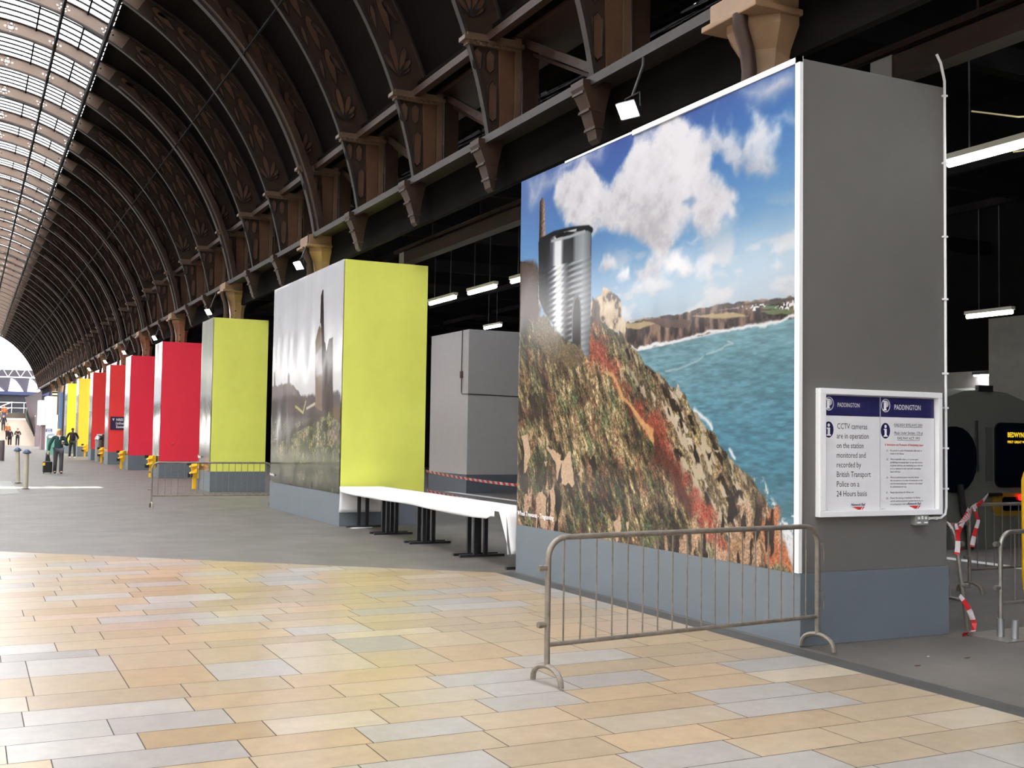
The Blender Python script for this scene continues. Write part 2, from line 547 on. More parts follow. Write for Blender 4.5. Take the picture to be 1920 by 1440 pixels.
# purlins running the length of the hall
GREEN_IRON = mat('green_iron', (11, 13, 13), 0.8, spec=0.1)
for t, off, w, h in ((T_GLASS, 0.02, 0.07, 0.2), (math.acos((1.72 - XC) / A0), 0.05, 0.06, 0.2), (math.acos((2.2 - XC) / A0), 0.55, 0.04, 0.06), (math.acos((1.2 - XC) / A0), 0.55, 0.04, 0.06), (math.acos((0.2 - XC) / A0), 0.05, 0.06, 0.2), (math.acos((4.93 - XC) / A0), 0.0, 0.035, 0.04)):
    for s in (1, -1):
        x, z = arc(t, off)
        if s < 0: x = 2 * XC - x
        m = MB(); m.bar((x, -14, z), (x, y_end, z), w, h)
        struct(m.build('roof_purlin_beam', GREEN_IRON))

# glazing: one framed light per bay, dusty panes; one unseen clear pane is added to cast the sun streak
def pane_mat(name, clear):
    mm = bpy.data.materials.new(name); mm.use_nodes = True
    nt = mm.node_tree; nt.nodes.clear()
    out = nt.nodes.new('ShaderNodeOutputMaterial')
    gl = nt.nodes.new('ShaderNodeBsdfGlossy'); gl.inputs['Roughness'].default_value = 0.1
    if clear:
        a = nt.nodes.new('ShaderNodeBsdfTransparent'); a.inputs[0].default_value = (0.93, 0.95, 0.97, 1)
    else:
        a = nt.nodes.new('ShaderNodeBsdfTranslucent'); a.inputs[0].default_value = (0.86, 0.88, 0.92, 1)
    mx = nt.nodes.new('ShaderNodeMixShader'); mx.inputs[0].default_value = 0.05
    nt.links.new(a.outputs[0], mx.inputs[1]); nt.links.new(gl.outputs[0], mx.inputs[2])
    nt.links.new(mx.outputs[0], out.inputs[0])
    return mm
DUSTY = pane_mat('dusty_glass', False); CLEAR = pane_mat('clear_glass', True)
tgl = [T_GLASS + (math.pi - 2 * T_GLASS) * i / 24 for i in range(25)]
edges_y = [-14.0] + ribs_y + [y_end]
def glazing_bay(y0, y1, shut):
    fr = MB(); n = max(2, round((y1 - y0) / 0.4))
    for k in range(n + 1):
        yy = y0 + (y1 - y0) * k / n
        strip(fr, tgl, DEPTH - 0.04, DEPTH + 0.03, yy - 0.022, yy + 0.022)
    f = fr.build('roof_window_frame', GREEN_IRON)
    g = MB()
    if shut:
        strip(g, tgl, DEPTH + 0.031, DEPTH + 0.034, y0, y1)
    else:
        ysp = 33.95
        strip(g, tgl, DEPTH + 0.031, DEPTH + 0.034, y0, ysp)
        strip(g, tgl[:15], DEPTH + 0.031, DEPTH + 0.034, ysp, y1)
        c = MB(); strip(c, tgl[14:], DEPTH + 0.031, DEPTH + 0.034, ysp, y1); c.build('pane', CLEAR, f)
    g.build('pane', DUSTY, f)
    return f
cache = {}
for y0, y1 in zip(edges_y, edges_y[1:]):
    key = round(y1 - y0, 2)
    if abs(y0 - 31.9) < 0.01:
        o = glazing_bay(y0, y1, False)
    elif key in cache:
        o = dup(cache[key], (0, y0 - cache[key]['y0'], 0))
    else:
        o = glazing_bay(y0, y1, True); o['y0'] = y0; cache[key] = o
    o['kind'] = 'structure'; o['group'] = 'roof lights'

# ------------------------------------------------------------------ arcade beams and lattice
y0b, y1b = -14.0, y_end
m = MB(); m.box(6.52, 7.05, y0b, y1b, 5.86, 5.95); m.box(6.45, 6.52, y0b, y1b, 5.79, 5.87)
struct(m.build('arcade_lower_beam', FLANGE))
m = MB(); m.box(6.85, 6.95, y0b, y1b, 5.25, 5.86)
struct(m.build('arcade_fascia_beam', NEAR_BLACK))
m = MB(); m.box(6.5, 6.62, y0b, y1b, 7.30, 7.42); m.box(7.0, 7.9, y0b, y1b, 7.42, 7.5)
struct(m.build('arcade_upper_beam', IRON))
for i, (a, b) in enumerate(zip(ribs_y, ribs_y[1:])):
    if a > 70: break
    m = MB()
    m.bar((7.15, a, 5.95), (7.15, b, 7.4), 0.12, 0.05, (1, 0, 0))
    m.bar((7.28, a + 0.25, 5.95), (7.28, b + 0.0, 7.25), 0.05, 0.05, (1, 0, 0))
    m.box(7.1, 7.36, a - 0.02, a + 0.02, 5.95, 7.4)
    m.bar((6.6, a + 0.1, 7.25), (7.9, a + 1.6, 7.0), 0.14, 0.1)
    o = struct(m.build('arcade_lattice_beam', IRON)); o['group'] = 'lattice bracing'

# columns (their tops show above the casings) and the pendant brackets between them
def make_column():
    c = bpy.data.objects.new('iron_column', None); COL.objects.link(c)
    m = MB()
    m.lathe([(0.24, 0), (0.24, 0.3), (0.20, 0.36), (0.20, 5.0), (0.22, 5.15), (0.27, 5.32), (0.36, 5.46), (0.40, 5.52), (0.40, 5.60)], (6.78, 0, 0), 8, math.pi / 8)
    m.build('shaft', COLUMN, c)
    m = MB(); m.box(6.3, 7.25, -0.42, 0.42, 5.60, 5.66); m.box(6.36, 7.2, -0.36, 0.36, 5.66, 5.86)
    m.build('capital', COLUMN, c, bevel=0.015)
    m = MB()
    for z in (5.02, 5.24): m.lathe([(0.022, 0), (0.022, 0.015)], (0, 0, 0), 8); o_ = len(m.v) - 16
    m2 = MB()
    for z in (4.86, 5.08):
        m2.sphere((6.705, -0.186, z), 0.024, 8, 5)
    m2.build('bolt', IRON_D, c)
    m = MB(); m.tube([(6.36, -0.12, 5.62), (6.36, -0.12, 5.5), (6.44, -0.12, 5.3), (6.47, -0.12, 5.1), (6.46, -0.12, 4.9), (6.42, -0.12, 4.6), (6.42, -0.12, 0.0)], 0.075, 10)
    m.build('downpipe', IRON, c, smooth=True)
    return c
col0 = make_column()
for i, y in enumerate(columns_y):
    o = col0 if i == 0 else dup(col0)
    o.location = (0, y, 0)
    struct(o); o['group'] = 'iron columns'
m = MB()
prof = [(0.0, 5.14), (0.05, 5.19), (0.08, 5.3), (0.13, 5.42), (0.17, 5.55), (0.24, 5.68), (0.3, 5.78), (0.3, 5.86)]
vs = []; n = len(prof)
for r, z in prof:
    xr = r * 0.9
    vs += [(6.62 - xr, -0.09 - r * 0.2, z), (6.62 + xr * 0.4, -0.09 - r * 0.2, z), (6.62 + xr * 0.4, 0.09 + r * 0.2, z), (6.62 - xr, 0.09 + r * 0.2, z)]
fs = [(3, 2, 1, 0)]
for i in range(n - 1):
    for j in range(4): fs.append((4 * i + j, 4 * i + (j + 1) % 4, 4 * i + 4 + (j + 1) % 4, 4 * i + 4 + j))
fs.append(tuple(4 * (n - 1) + j for j in range(4)))
m.add(vs, fs)
for z in (5.3, 5.5, 5.7): m.box(6.62 - (z - 5.08) * 0.42, 6.62 + 0.04, -0.13, 0.13, z, z + 0.03)
pend0 = m.build('pendant_bracket', IRON)
first = True
for y in ribs_y:
    if y > 100 or any(abs(y - c) < 0.01 for c in columns_y): continue
    o = pend0 if first else pend0.copy()
    if not first: COL.objects.link(o)
    first = False
    o.location = (0, y, 0); struct(o); o['group'] = 'pendant brackets'

# ------------------------------------------------------------------ dark side aisle beyond the arcade
pr = [(6.6, 7.52), (7.3, 7.52), (9.0, 7.9), (9.4, 8.05)]
pr2 = [(11.5, 9.3), (14.5, 9.7), (18.5, 8.6), (21.2, 7.0)]
def roof_strip(name, prof, y0, y1, m_):
    mb = MB()
    mb.prism([(x, z) for x, z in prof] + [(x, z + 0.06) for x, z in reversed(prof)], 'y', y0, y1)
    return struct(mb.build(name, m_))
roof_strip('ceiling', pr, -14, 60, NEAR_BLACK)
roof_strip('ceiling', pr2, -14, 60, NEAR_BLACK)
SKYPANE = pane_mat('blue_dusty_glass', False); SKYPANE.node_tree.nodes['Translucent BSDF'].inputs[0].default_value = (0.78, 0.81, 0.9, 1)
ys = np.arange(-12, 60, 3.0)
for a in ys:
    roof_strip('ceiling', [(9.4, 8.05), (11.5, 9.3)], a + 1.7, a + 3.0, NEAR_BLACK)
    m = MB(); m.prism([(9.4, 8.07), (11.5, 9.32), (11.5, 9.33), (9.4, 8.08)], 'y', a, a + 1.7)
    f = MB()
    for k in range(5): f.bar((9.4, a + k * 0.425, 8.05), (11.5, a + k * 0.425, 9.3), 0.03, 0.06)
    f.bar((10.1, a, 8.46), (10.1, a + 1.7, 8.46), 0.03, 0.05); f.bar((10.8, a, 8.87), (10.8, a + 1.7, 8.87), 0.03, 0.05)
    fo = struct(f.build('skylight_window_frame', NEAR_BLACK)); fo['group'] = 'aisle skylights'
    m.build('pane', SKYPANE, fo)
m = MB(); m.box(21.0, 21.3, -14, 60, 0, 7.2); struct(m.build('wall_right', NEAR_BLACK))
m = MB(); m.box(7.9, 21.2, 60, 60.3, 0, 10); struct(m.build('wall_back', NEAR_BLACK))
m = MB(); m.box(8.6, 8.9, 60.3, 69, 0, 7.6); struct(m.build('wall_right', NEAR_BLACK))  # wall and ceiling added to hide bright sky behind the far casings
m = MB(); m.box(6.9, 8.9, 60, 72, 7.52, 7.6); struct(m.build('ceiling', NEAR_BLACK))
m = MB(); m.box(20.6, 20.98, 14.0, 17.75, 0, 4.45)
struct(m.build('wall_pier', mat('pale_render', (104, 100, 90), 0.7, var=0.08)))
m = MB(); m.box(20.8, 20.98, 17.75, 24, 1.2, 3.3)
struct(m.build('wall_panel', mat('pale_render', (150, 146, 138), 0.7)))
for y in np.arange(0, 58, 4.5):
    m = MB(); m.bar((7.8, y, 6.1), (20.9, y, 6.1), 0.16, 0.3); m.bar((7.8, y, 6.1), (14.0, y, 9.3), 0.1, 0.12)
    struct(m.build('aisle_cross_beam', NEAR_BLACK))
ADDED_WALL = mat('added_wall', (120, 112, 104), 0.8, var=0.1, scale=0.4)
m = MB(); m.box(-14, 21.2, -14.4, -14.1, 0, 1.3); struct(m.build('wall_front_added', ADDED_WALL))  # unseen wall, added to cut the light from behind the viewer
m = MB(); m.box(7.0, 21.2, -14.4, -14.1, 1.3, 11); struct(m.build('wall_front_added', NEAR_BLACK))
m = MB()                                     # unseen glazed end screen, added for frontal light on the casings
for k in range(22): m.box(-14 + k, -13.92 + k, -14.35, -14.15, 1.3, 12.6)
for k in range(8): m.box(-14, 7.0, -14.35, -14.15, 1.3 + k * 1.6, 1.37 + k * 1.6)
fo = struct(m.build('added_end_screen_frame', GREEN_IRON))
m = MB(); m.box(-14, 7.0, -14.26, -14.25, 1.3, 12.6); m.build('pane', DUSTY, fo)
m = MB(); m.box(-14.4, -14, -14, 129, 0, 7); struct(m.build('wall_left_added', ADDED_WALL))  # unseen wall, added to keep low sky light off the posters
# cable trunking with its pipe, in two lengths
TRUNK = mat('trunking', (34, 24, 18), 0.7, spec=0.1, var=0.2)
for (ya, yb), lab in (((1.0, 8.4), 'brown cable trunking with pale end cap above the grey casing'), ((13.0, 22.6), 'brown cable trunking with pale end cap behind the lime casing')):
    t = thing('cable_trunking', lab, 'trunking', (8.5, yb, 5.4))
    m = MB(); m.box(-0.12, 0.12, ya - yb, 0, -0.04, 0.2); m.build('channel', TRUNK, t)
    m = MB(); m.box(-0.13, 0.13, 0, 0.3, -0.05, 0.21); m.build('end_cap', mat('cap_grey', (86, 80, 74), 0.6), t)
    m = MB(); m.tube([(0.0, ya - yb, 0.33), (0.0, 0.9, 0.33)], 0.05, 8); m.build('pipe', TRUNK, t, smooth=True)
    for k in range(4):
        yy = (ya - yb) * (k + 0.5) / 4
        m = MB(); m.tube([(0.05, yy, 0.2), (0.05, yy, 2.55)], 0.012, 6)
        m.build('hanger_rod', TRUNK, t)
for x in (9.25, 14.2, 16.7):
    m = MB(); m.box(x - 0.05, x + 0.05, -14, 58, 5.98, 6.12); struct(m.build('aisle_beam', NEAR_BLACK))

# ------------------------------------------------------------------ printed posters: painted as colour values over the sheet
def _hash(seed):
    return np.random.RandomState(seed).rand(256, 256).astype(np.float32)
def vnoise(x, y, seed):
    T = _hash(seed)
    xi = np.floor(x).astype(int); yi = np.floor(y).astype(int)
    fx = x - xi; fy = y - yi
    fx = fx * fx * (3 - 2 * fx); fy = fy * fy * (3 - 2 * fy)
    a = T[xi & 255, yi & 255]; b = T[(xi + 1) & 255, yi & 255]
    c = T[xi & 255, (yi + 1) & 255]; d = T[(xi + 1) & 255, (yi + 1) & 255]
    return (a * (1 - fx) + b * fx) * (1 - fy) + (c * (1 - fx) + d * fx) * fy
def fbm(x, y, seed, octv=5, gain=0.5):
    s = 0; a = 1; t = 0
    for o in range(octv):
        s = s + a * vnoise(x * 2 ** o + 17 * o, y * 2 ** o + 31 * o, seed + o); t += a; a *= gain
    return s / t
def sstep(a, b, x):
    t = np.clip((x - a) / (b - a), 0, 1)
    return t * t * (3 - 2 * t)

class Canvas:
    """u runs from the far edge of the sheet to the near edge, v upwards, both in metres from the lower far corner"""
    def __init__(s, w, h, nu, nv):
        s.w, s.h, s.nu, s.nv = w, h, nu, nv
        s.U, s.V = np.meshgrid(np.linspace(0, w, nu, dtype=np.float32), np.linspace(0, h, nv, dtype=np.float32))
        s.C = np.zeros((nv, nu, 3), np.float32)
    def sdf(s, poly, wob=0.0, wf=6.0, seed=1, octv=4):
        P = [(u * s.w, v * s.h) for u, v in poly]
        X, Y = s.U, s.V
        if wob > 0:
            X = X + wob * 2 * (fbm(s.U * wf, s.V * wf, seed, octv) - 0.5)
            Y = Y + wob * 2 * (fbm(s.U * wf + 40, s.V * wf + 9, seed + 50, octv) - 0.5)
        d = np.full(X.shape, 1e9, np.float32); ins = np.zeros(X.shape, bool)
        n = len(P)
        for i in range(n):
            ax, ay = P[i]; bx, by = P[(i + 1) % n]
            ex, ey = bx - ax, by - ay
            wx, wy = X - ax, Y - ay
            t = np.clip((wx * ex + wy * ey) / (ex * ex + ey * ey + 1e-9), 0, 1)
            d = np.minimum(d, (wx - ex * t) ** 2 + (wy - ey * t) ** 2)
            c = ((ay <= Y) & (by > Y)) | ((by <= Y) & (ay > Y))
            if abs(ey) > 1e-9:
                ins ^= c & (wx < wy * ex / ey)
        d = np.sqrt(d)
        return np.where(ins, d, -d)
    def mask(s, poly, soft=0.01, **k):
        return sstep(-soft, soft, s.sdf(poly, **k))
    def line(s, pts, r, soft=0.01, wob=0.0, wf=6.0, seed=3):
        X, Y = s.U, s.V
        if wob > 0:
            X = X + wob * 2 * (fbm(s.U * wf, s.V * wf, seed, 4) - 0.5); Y = Y + wob * 2 * (fbm(s.U * wf + 40, s.V * wf + 9, seed + 50, 4) - 0.5)
        d = np.full(X.shape, 1e9, np.float32)
        for (a, b) in zip(pts, pts[1:]):
            ax, ay, bx, by = a[0] * s.w, a[1] * s.h, b[0] * s.w, b[1] * s.h
            ex, ey = bx - ax, by - ay
            wx, wy = X - ax, Y - ay
            t = np.clip((wx * ex + wy * ey) / (ex * ex + ey * ey + 1e-9), 0, 1)
            d = np.minimum(d, (wx - ex * t) ** 2 + (wy - ey * t) ** 2)
        return 1 - sstep(r - soft, r + soft, np.sqrt(d))
    def put(s, m_, col):
        col = np.asarray(col, np.float32)
        s.C = s.C * (1 - m_[..., None]) + col * m_[..., None]
    def palette(s, n, stops):
        out = np.zeros(n.shape + (3,), np.float32)
        ks = [k for k, _ in stops]
        for i in range(3):
            out[..., i] = np.interp(n, ks, [c[i] for _, c in stops])
        return out

def coast_print():
    cv = Canvas(5.12, 4.2, 800, 680)
    U, V = cv.U, cv.V; v = V / cv.h; u = U / cv.w
    # sky
    cv.C = cv.palette(v - 0.10 * (u - 0.5), [(0.45, (186, 196, 206)), (0.58, (158, 190, 214)), (0.68, (104, 160, 208)), (0.85, (70, 128, 196)), (1.0, (62, 92, 170))])
    cv.put(0.35 * sstep(0.35, 0.0, u), (130, 178, 220))
    # broken low cloud towards the horizon
    n = fbm(U * 2.2, V * 5.5, 5, 6)
    cv.put(0.75 * sstep(0.46, 0.66, n) * sstep(0.78, 0.62, v) , (214, 212, 214))
    def cloud(poly, soft=0.06, wob=0.16, wf=2.6, seed=1, op=1.0, top=(236, 236, 242), low=(186, 184, 190), lo=None):
        d = cv.sdf(poly, wob=wob, wf=wf, seed=seed, octv=6)
        a = sstep(-soft, soft, d) * op
        ys = [p[1] for p in poly]; y0, y1 = min(ys), max(ys)
        sh = fbm(U * 1.7, V * 1.9, seed + 9, 6)
        a = a * np.clip(0.55 + 0.9 * d / 0.3 + 0.9 * (fbm(U * 5 + seed, V * 6, seed + 3, 6, 0.65) - 0.35), 0, 1)
        t = np.clip((v - y0) / (y1 - y0), 0, 1) * 0.7 + (sh - 0.5) * 1.3 + 0.22 + 0.9 * (fbm(U * 6, V * 7, seed + 19, 5, 0.65) - 0.5)
        col = cv.palette(t, [(0.0, low), (0.55, (220, 220, 226)), (1.0, top)])
        cv.C = cv.C * (1 - a[..., None]) + col * a[..., None]
    cloud([(0.148, 0.894), (0.165, 0.947), (0.224, 0.988), (0.310, 0.966), (0.374, 0.924), (0.401, 0.890), (0.467, 0.917), (0.513, 0.968), (0.551, 0.968), (0.585, 0.996), (0.634, 0.996), (0.686, 0.983), (0.728, 0.953), (0.756, 0.911), (0.769, 0.860), (0.767, 0.826), (0.816, 0.796), (0.831, 0.765), (0.813, 0.751), (0.820, 0.724), (0.755, 0.711), (0.706, 0.719), (0.655, 0.682), (0.565, 0.688), (0.506, 0.719), (0.424, 0.755), (0.348, 0.778), (0.218, 0.825)], seed=11, wob=0.2)
    cloud([(0.030, 0.987), (0.164, 0.989), (0.310, 0.997), (0.399, 1.003), (0.378, 0.965), (0.263, 0.969), (0.165, 0.954), (0.059, 0.926)], seed=15, op=0.7, soft=0.14)
    cloud([(0.737, 0.881), (0.756, 0.923), (0.781, 0.944), (0.788, 0.900), (0.830, 0.922), (0.854, 0.881), (0.877, 0.914), (0.890, 0.933), (0.903, 0.911), (0.889, 0.884), (0.860, 0.848), (0.824, 0.823), (0.785, 0.856)], seed=21, op=0.85, wob=0.18, wf=3.5, soft=0.08)
    cloud([(0.846, 0.829), (0.863, 0.869), (0.889, 0.895), (0.916, 0.903), (0.938, 0.870), (0.928, 0.829), (0.937, 0.805), (0.917, 0.797), (0.861, 0.807)], seed=25, op=0.85, wob=0.18, wf=3.5, soft=0.08)
    cloud([(0.933, 0.898), (0.957, 0.905), (0.978, 0.904), (0.996, 0.890), (0.999, 0.841), (0.983, 0.867), (0.957, 0.890)], seed=27, op=0.5, wob=0.12, wf=4, soft=0.06)
    cloud([(0.830, 0.987), (0.888, 0.985), (0.956, 0.988), (0.998, 0.981), (0.998, 0.942), (0.943, 0.939), (0.888, 0.951)], seed=29, op=0.8, wob=0.1, soft=0.12, top=(200, 205, 222))
    cloud([(0.370, 0.691), (0.382, 0.710), (0.408, 0.715), (0.438, 0.694), (0.434, 0.670), (0.394, 0.668)], seed=31, wob=0.1, wf=5, soft=0.05)
    cloud([(0.439, 0.653), (0.459, 0.670), (0.487, 0.664), (0.496, 0.638), (0.468, 0.630)], seed=33, wob=0.1, wf=5, soft=0.05)
    cloud([(0.519, 0.661), (0.555, 0.682), (0.611, 0.687), (0.655, 0.682), (0.706, 0.661), (0.723, 0.635), (0.690, 0.622), (0.621, 0.626), (0.546, 0.631)], seed=35, wob=0.14, wf=4, soft=0.07)
    cloud([(0.720, 0.617), (0.731, 0.651), (0.755, 0.662), (0.787, 0.640), (0.779, 0.620), (0.764, 0.605)], seed=37, wob=0.12, wf=4, soft=0.06)
    cloud([(0.488, 0.626), (0.584, 0.632), (0.638, 0.614), (0.621, 0.595), (0.528, 0.601)], seed=39, wob=0.14, wf=4, soft=0.1, op=0.7)
    cloud([(0.756, 0.606), (0.803, 0.608), (0.806, 0.599), (0.772, 0.592)], seed=41, wob=0.1, wf=4, soft=0.05, op=0.7)
    for i, pp in enumerate(([(0.689, 0.694), (0.723, 0.698), (0.734, 0.690), (0.706, 0.683)], [(0.931, 0.625), (0.955, 0.640), (0.965, 0.634), (0.945, 0.623)], [(0.932, 0.601), (0.945, 0.610), (0.956, 0.602), (0.942, 0.593)])):
        cloud(pp, seed=43 + i, wob=0.08, wf=5, soft=0.04, op=0.85)
    cv.put(0.6 * cv.mask([(0.586, 0.803), (0.680, 0.805), (0.718, 0.790), (0.719, 0.771), (0.671, 0.779)], 0.05, wob=0.12, wf=4, seed=71) * 0 + 0.75 * cv.mask([(0.671, 0.791), (0.698, 0.802), (0.719, 0.781), (0.702, 0.772)], 0.05, wob=0.1, wf=4, seed=72), (120, 160, 200))
    # sea
    sea = [(0.510, 0.461), (0.708, 0.475), (0.863, 0.486), (1.004, 0.493), (1.005, 0.002), (0.086, -0.129), (0.072, 0.434)]
    dsea = np.clip((0.4926 - v) / 0.75, 0, 1)
    col = cv.palette(dsea, [(0, (110, 156, 168)), (0.3, (80, 140, 162)), (0.6, (56, 120, 138)), (1.0, (38, 98, 104))])
    rip = fbm(U * 9, V * 46, 61, 4)
    col = col * (0.78 + 0.44 * rip)[..., None] + ((fbm(U * 1.2, V * 3, 66, 3) - 0.5) * 26)[..., None]
    ms = cv.mask(sea, 0.006); cv.C = cv.C * (1 - ms[..., None]) + col * ms[..., None]
    cv.put(0.75 * cv.line([(0.620, 0.408), (0.692, 0.418), (0.729, 0.426), (0.745, 0.435)], 0.006, 0.012, wob=0.03), (196, 214, 214))
    cv.put(0.8 * cv.line([(0.754, 0.437), (0.792, 0.447), (0.828, 0.455), (0.813, 0.459)], 0.006, 0.012, wob=0.03), (200, 218, 216))
    # headland
    land = [(0.449, 0.530), (0.489, 0.533), (0.548, 0.539), (0.595, 0.537), (0.674, 0.535), (0.740, 0.540), (0.796, 0.544), (0.830, 0.539), (0.905, 0.538), (0.959, 0.534), (1.003, 0.533), (1.004, 0.493), (0.932, 0.489), (0.863, 0.488), (0.788, 0.484), (0.708, 0.480), (0.622, 0.473), (0.530, 0.465), (0.460, 0.492)]
    ml = cv.mask(land, 0.008, wob=0.02, wf=12)
    cl = fbm(U * 14, V * 7, 81, 5)
    col = cv.palette(cl, [(0.3, (38, 30, 32)), (0.48, (84, 66, 62)), (0.6, (124, 98, 84)), (0.75, (150, 120, 100))])
    cv.C = cv.C * (1 - ml[..., None]) + col * ml[..., None]
    for pp, c in (([(0.473, 0.535), (0.571, 0.529), (0.586, 0.522), (0.529, 0.514), (0.473, 0.526)], (184, 160, 108)), ([(0.548, 0.535), (0.593, 0.535), (0.708, 0.518), (0.695, 0.503), (0.657, 0.505), (0.613, 0.513)], (98, 74, 70)), ([(0.708, 0.527), (0.772, 0.525), (0.830, 0.522), (0.871, 0.508), (0.818, 0.510), (0.772, 0.515)], (188, 164, 116)), ([(0.905, 0.514), (0.959, 0.515), (0.997, 0.506), (0.972, 0.500), (0.925, 0.505)], (108, 124, 78)), ([(0.905, 0.523), (0.945, 0.522), (0.953, 0.515), (0.913, 0.517)], (96, 130, 86)), ([(0.473, 0.539), (0.548, 0.539), (0.589, 0.535), (0.548, 0.535)], (180, 162, 124)), ([(0.841, 0.532), (0.918, 0.533), (1.003, 0.532), (1.003, 0.526), (0.918, 0.526)], (70, 64, 52)), ([(0.788, 0.531), (0.848, 0.531), (0.845, 0.528)], (190, 150, 136))):
        cv.put(0.92 * cv.mask(pp, 0.008, wob=0.015, wf=10), c)
    town = cv.mask([(0.939, 0.517), (0.959, 0.525), (1.003, 0.528), (1.004, 0.505), (0.985, 0.507)], 0.01) * sstep(0.55, 0.62, vnoise(U * 55, V * 70, 91))
    cv.put(town, (232, 230, 232))
    town = cv.mask([(0.851, 0.532), (0.918, 0.529), (0.919, 0.522), (0.862, 0.524)], 0.01) * sstep(0.6, 0.68, vnoise(U * 50, V * 60, 93))
    cv.put(town, (226, 226, 228)); cv.put(cv.mask([(0.882, 0.518), (0.885, 0.526), (0.889, 0.526), (0.891, 0.517)], 0.005), (240, 240, 240))
    cv.put(cv.line([(0.530, 0.466), (0.571, 0.472), (0.644, 0.475), (0.708, 0.480), (0.728, 0.484), (0.788, 0.488), (0.863, 0.488), (0.919, 0.487), (0.956, 0.491), (1.004, 0.494)], 0.012, 0.012, wob=0.03, wf=8), (232, 236, 238))
    cv.put(cv.line([(0.530, 0.468), (0.613, 0.476)], 0.02, 0.015, wob=0.03, wf=8), (236, 240, 242))
    # rocky knob behind the can
    knob = [(0.331, 0.503), (0.336, 0.599), (0.373, 0.614), (0.392, 0.626), (0.405, 0.630), (0.427, 0.618), (0.444, 0.609), (0.458, 0.597), (0.473, 0.543), (0.478, 0.503), (0.428, 0.521)]
    col = cv.palette(fbm(U * 12, V * 9, 101, 5), [(0.3, (70, 58, 48)), (0.42, (190, 164, 130)), (0.6, (214, 190, 156)), (0.8, (226, 206, 176))])
    mk = cv.mask(knob, 0.012, wob=0.05, wf=9); cv.C = cv.C * (1 - mk[..., None]) + col * mk[..., None]
    cv.put(0.8 * cv.mask([(0.342, 0.502), (0.344, 0.612), (0.367, 0.602), (0.381, 0.553), (0.429, 0.508)], 0.02, wob=0.05, wf=8), (66, 48, 40))
    # hillside
    hill = [(-0.004, 0.763), (0.022, 0.762), (0.091, 0.739), (0.101, 0.552), (0.285, 0.507), (0.330, 0.544), (0.374, 0.554), (0.428, 0.521), (0.486, 0.492), (0.510, 0.467), (0.559, 0.426), (0.611, 0.398), (0.659, 0.366), (0.693, 0.347), (0.707, 0.323), (0.727, 0.310), (0.751, 0.281), (0.775, 0.270), (0.790, 0.247), (0.828, 0.209), (0.857, 0.188), (0.890, 0.168), (0.904, 0.147), (0.927, 0.122), (0.950, 0.087), (0.961, 0.057), (0.976, 0.023), (0.993, -0.001), (-0.025, -0.146), (-0.051, 0.758)]
    mh = cv.mask(hill, 0.012, wob=0.035, wf=12, seed=7)
    a = R(-58)
    S = U * math.cos(a) + V * math.sin(a); T = -U * math.sin(a) + V * math.cos(a)
    big = fbm(U * 1.8, V * 1.8, 111, 4); mid = fbm(S * 4.5, T * 15, 121, 6, 0.68); fine = fbm(S * 22, T * 60, 131, 3, 0.7); spk = vnoise(U * 90, V * 90, 141)
    x = 0.35 * big + 0.65 * mid
    col = cv.palette(x, [(0.30, (30, 26, 22)), (0.42, (56, 48, 36)), (0.50, (84, 74, 50)), (0.57, (116, 102, 68)), (0.64, (146, 126, 88)), (0.72, (176, 152, 112))])
    grn = sstep(0.5, 0.72, fbm(S * 3.4, T * 7.5, 151, 5, 0.65)); col = col * (1 - 0.5 * grn[..., None]) + np.array((74, 98, 64), np.float32) * (0.5 * grn[..., None])
    rst = sstep(0.5, 0.7, fbm(S * 5 + 9, T * 7, 161, 6, 0.7)); col = col * (1 - 0.5 * rst[..., None]) + np.array((112, 66, 50), np.float32) * (0.5 * rst[..., None])
    # paler and rockier towards the sea edge
    edge = cv.mask([(0.470, 0.491), (0.520, 0.461), (0.611, 0.398), (0.693, 0.347), (0.727, 0.310), (0.790, 0.247), (0.857, 0.188), (0.904, 0.147), (0.961, 0.057), (0.993, -0.001), (0.762, -0.034), (0.712, 0.094), (0.625, 0.233), (0.531, 0.358), (0.461, 0.452)], 0.2)
    col = col * (1 - 0.45 * edge[..., None]) + np.array((142, 122, 88), np.float32) * (0.45 * edge[..., None])
    col = col * np.clip(0.25 + 1.5 * fine, 0.25, 1.75)[..., None] * (0.72 + 0.56 * spk)[..., None] * 1.2
    rk = sstep(0.57, 0.64, fbm(S * 6 + 3, T * 16, 171, 4)) * edge
    col = col * (1 - rk[..., None]) + np.array((206, 186, 156), np.float32) * rk[..., None]
    dk = sstep(0.6, 0.68, fbm(S * 5 + 13, T * 14, 181, 4)) * (0.35 + 0.65 * edge) * 0.9
    col = col * (1 - dk[..., None]) + np.array((30, 24, 20), np.float32) * dk[..., None]
    cv.C = cv.C * (1 - mh[..., None]) + col * mh[..., None]
    def scar(poly, c, soft=0.03, wob=0.1, wf=7, op=1.0, seed=5, tex=0.5):
        m_ = cv.mask(poly, soft, wob=wob, wf=wf, seed=seed) * op
        cc = np.array(c, np.float32) * np.clip(1 - tex / 2 + tex * (0.5 * fine + 0.5 * spk) * 1.1, 0.4, 1.5)[..., None]
        cv.C = cv.C * (1 - m_[..., None]) + cc * m_[..., None]
    scar([(-0.004, 0.763), (0.036, 0.760), (0.097, 0.735), (0.100, 0.583), (0.149, 0.518), (0.068, 0.586), (0.000, 0.609)], (74, 52, 40), 0.06, 0.1, 6)
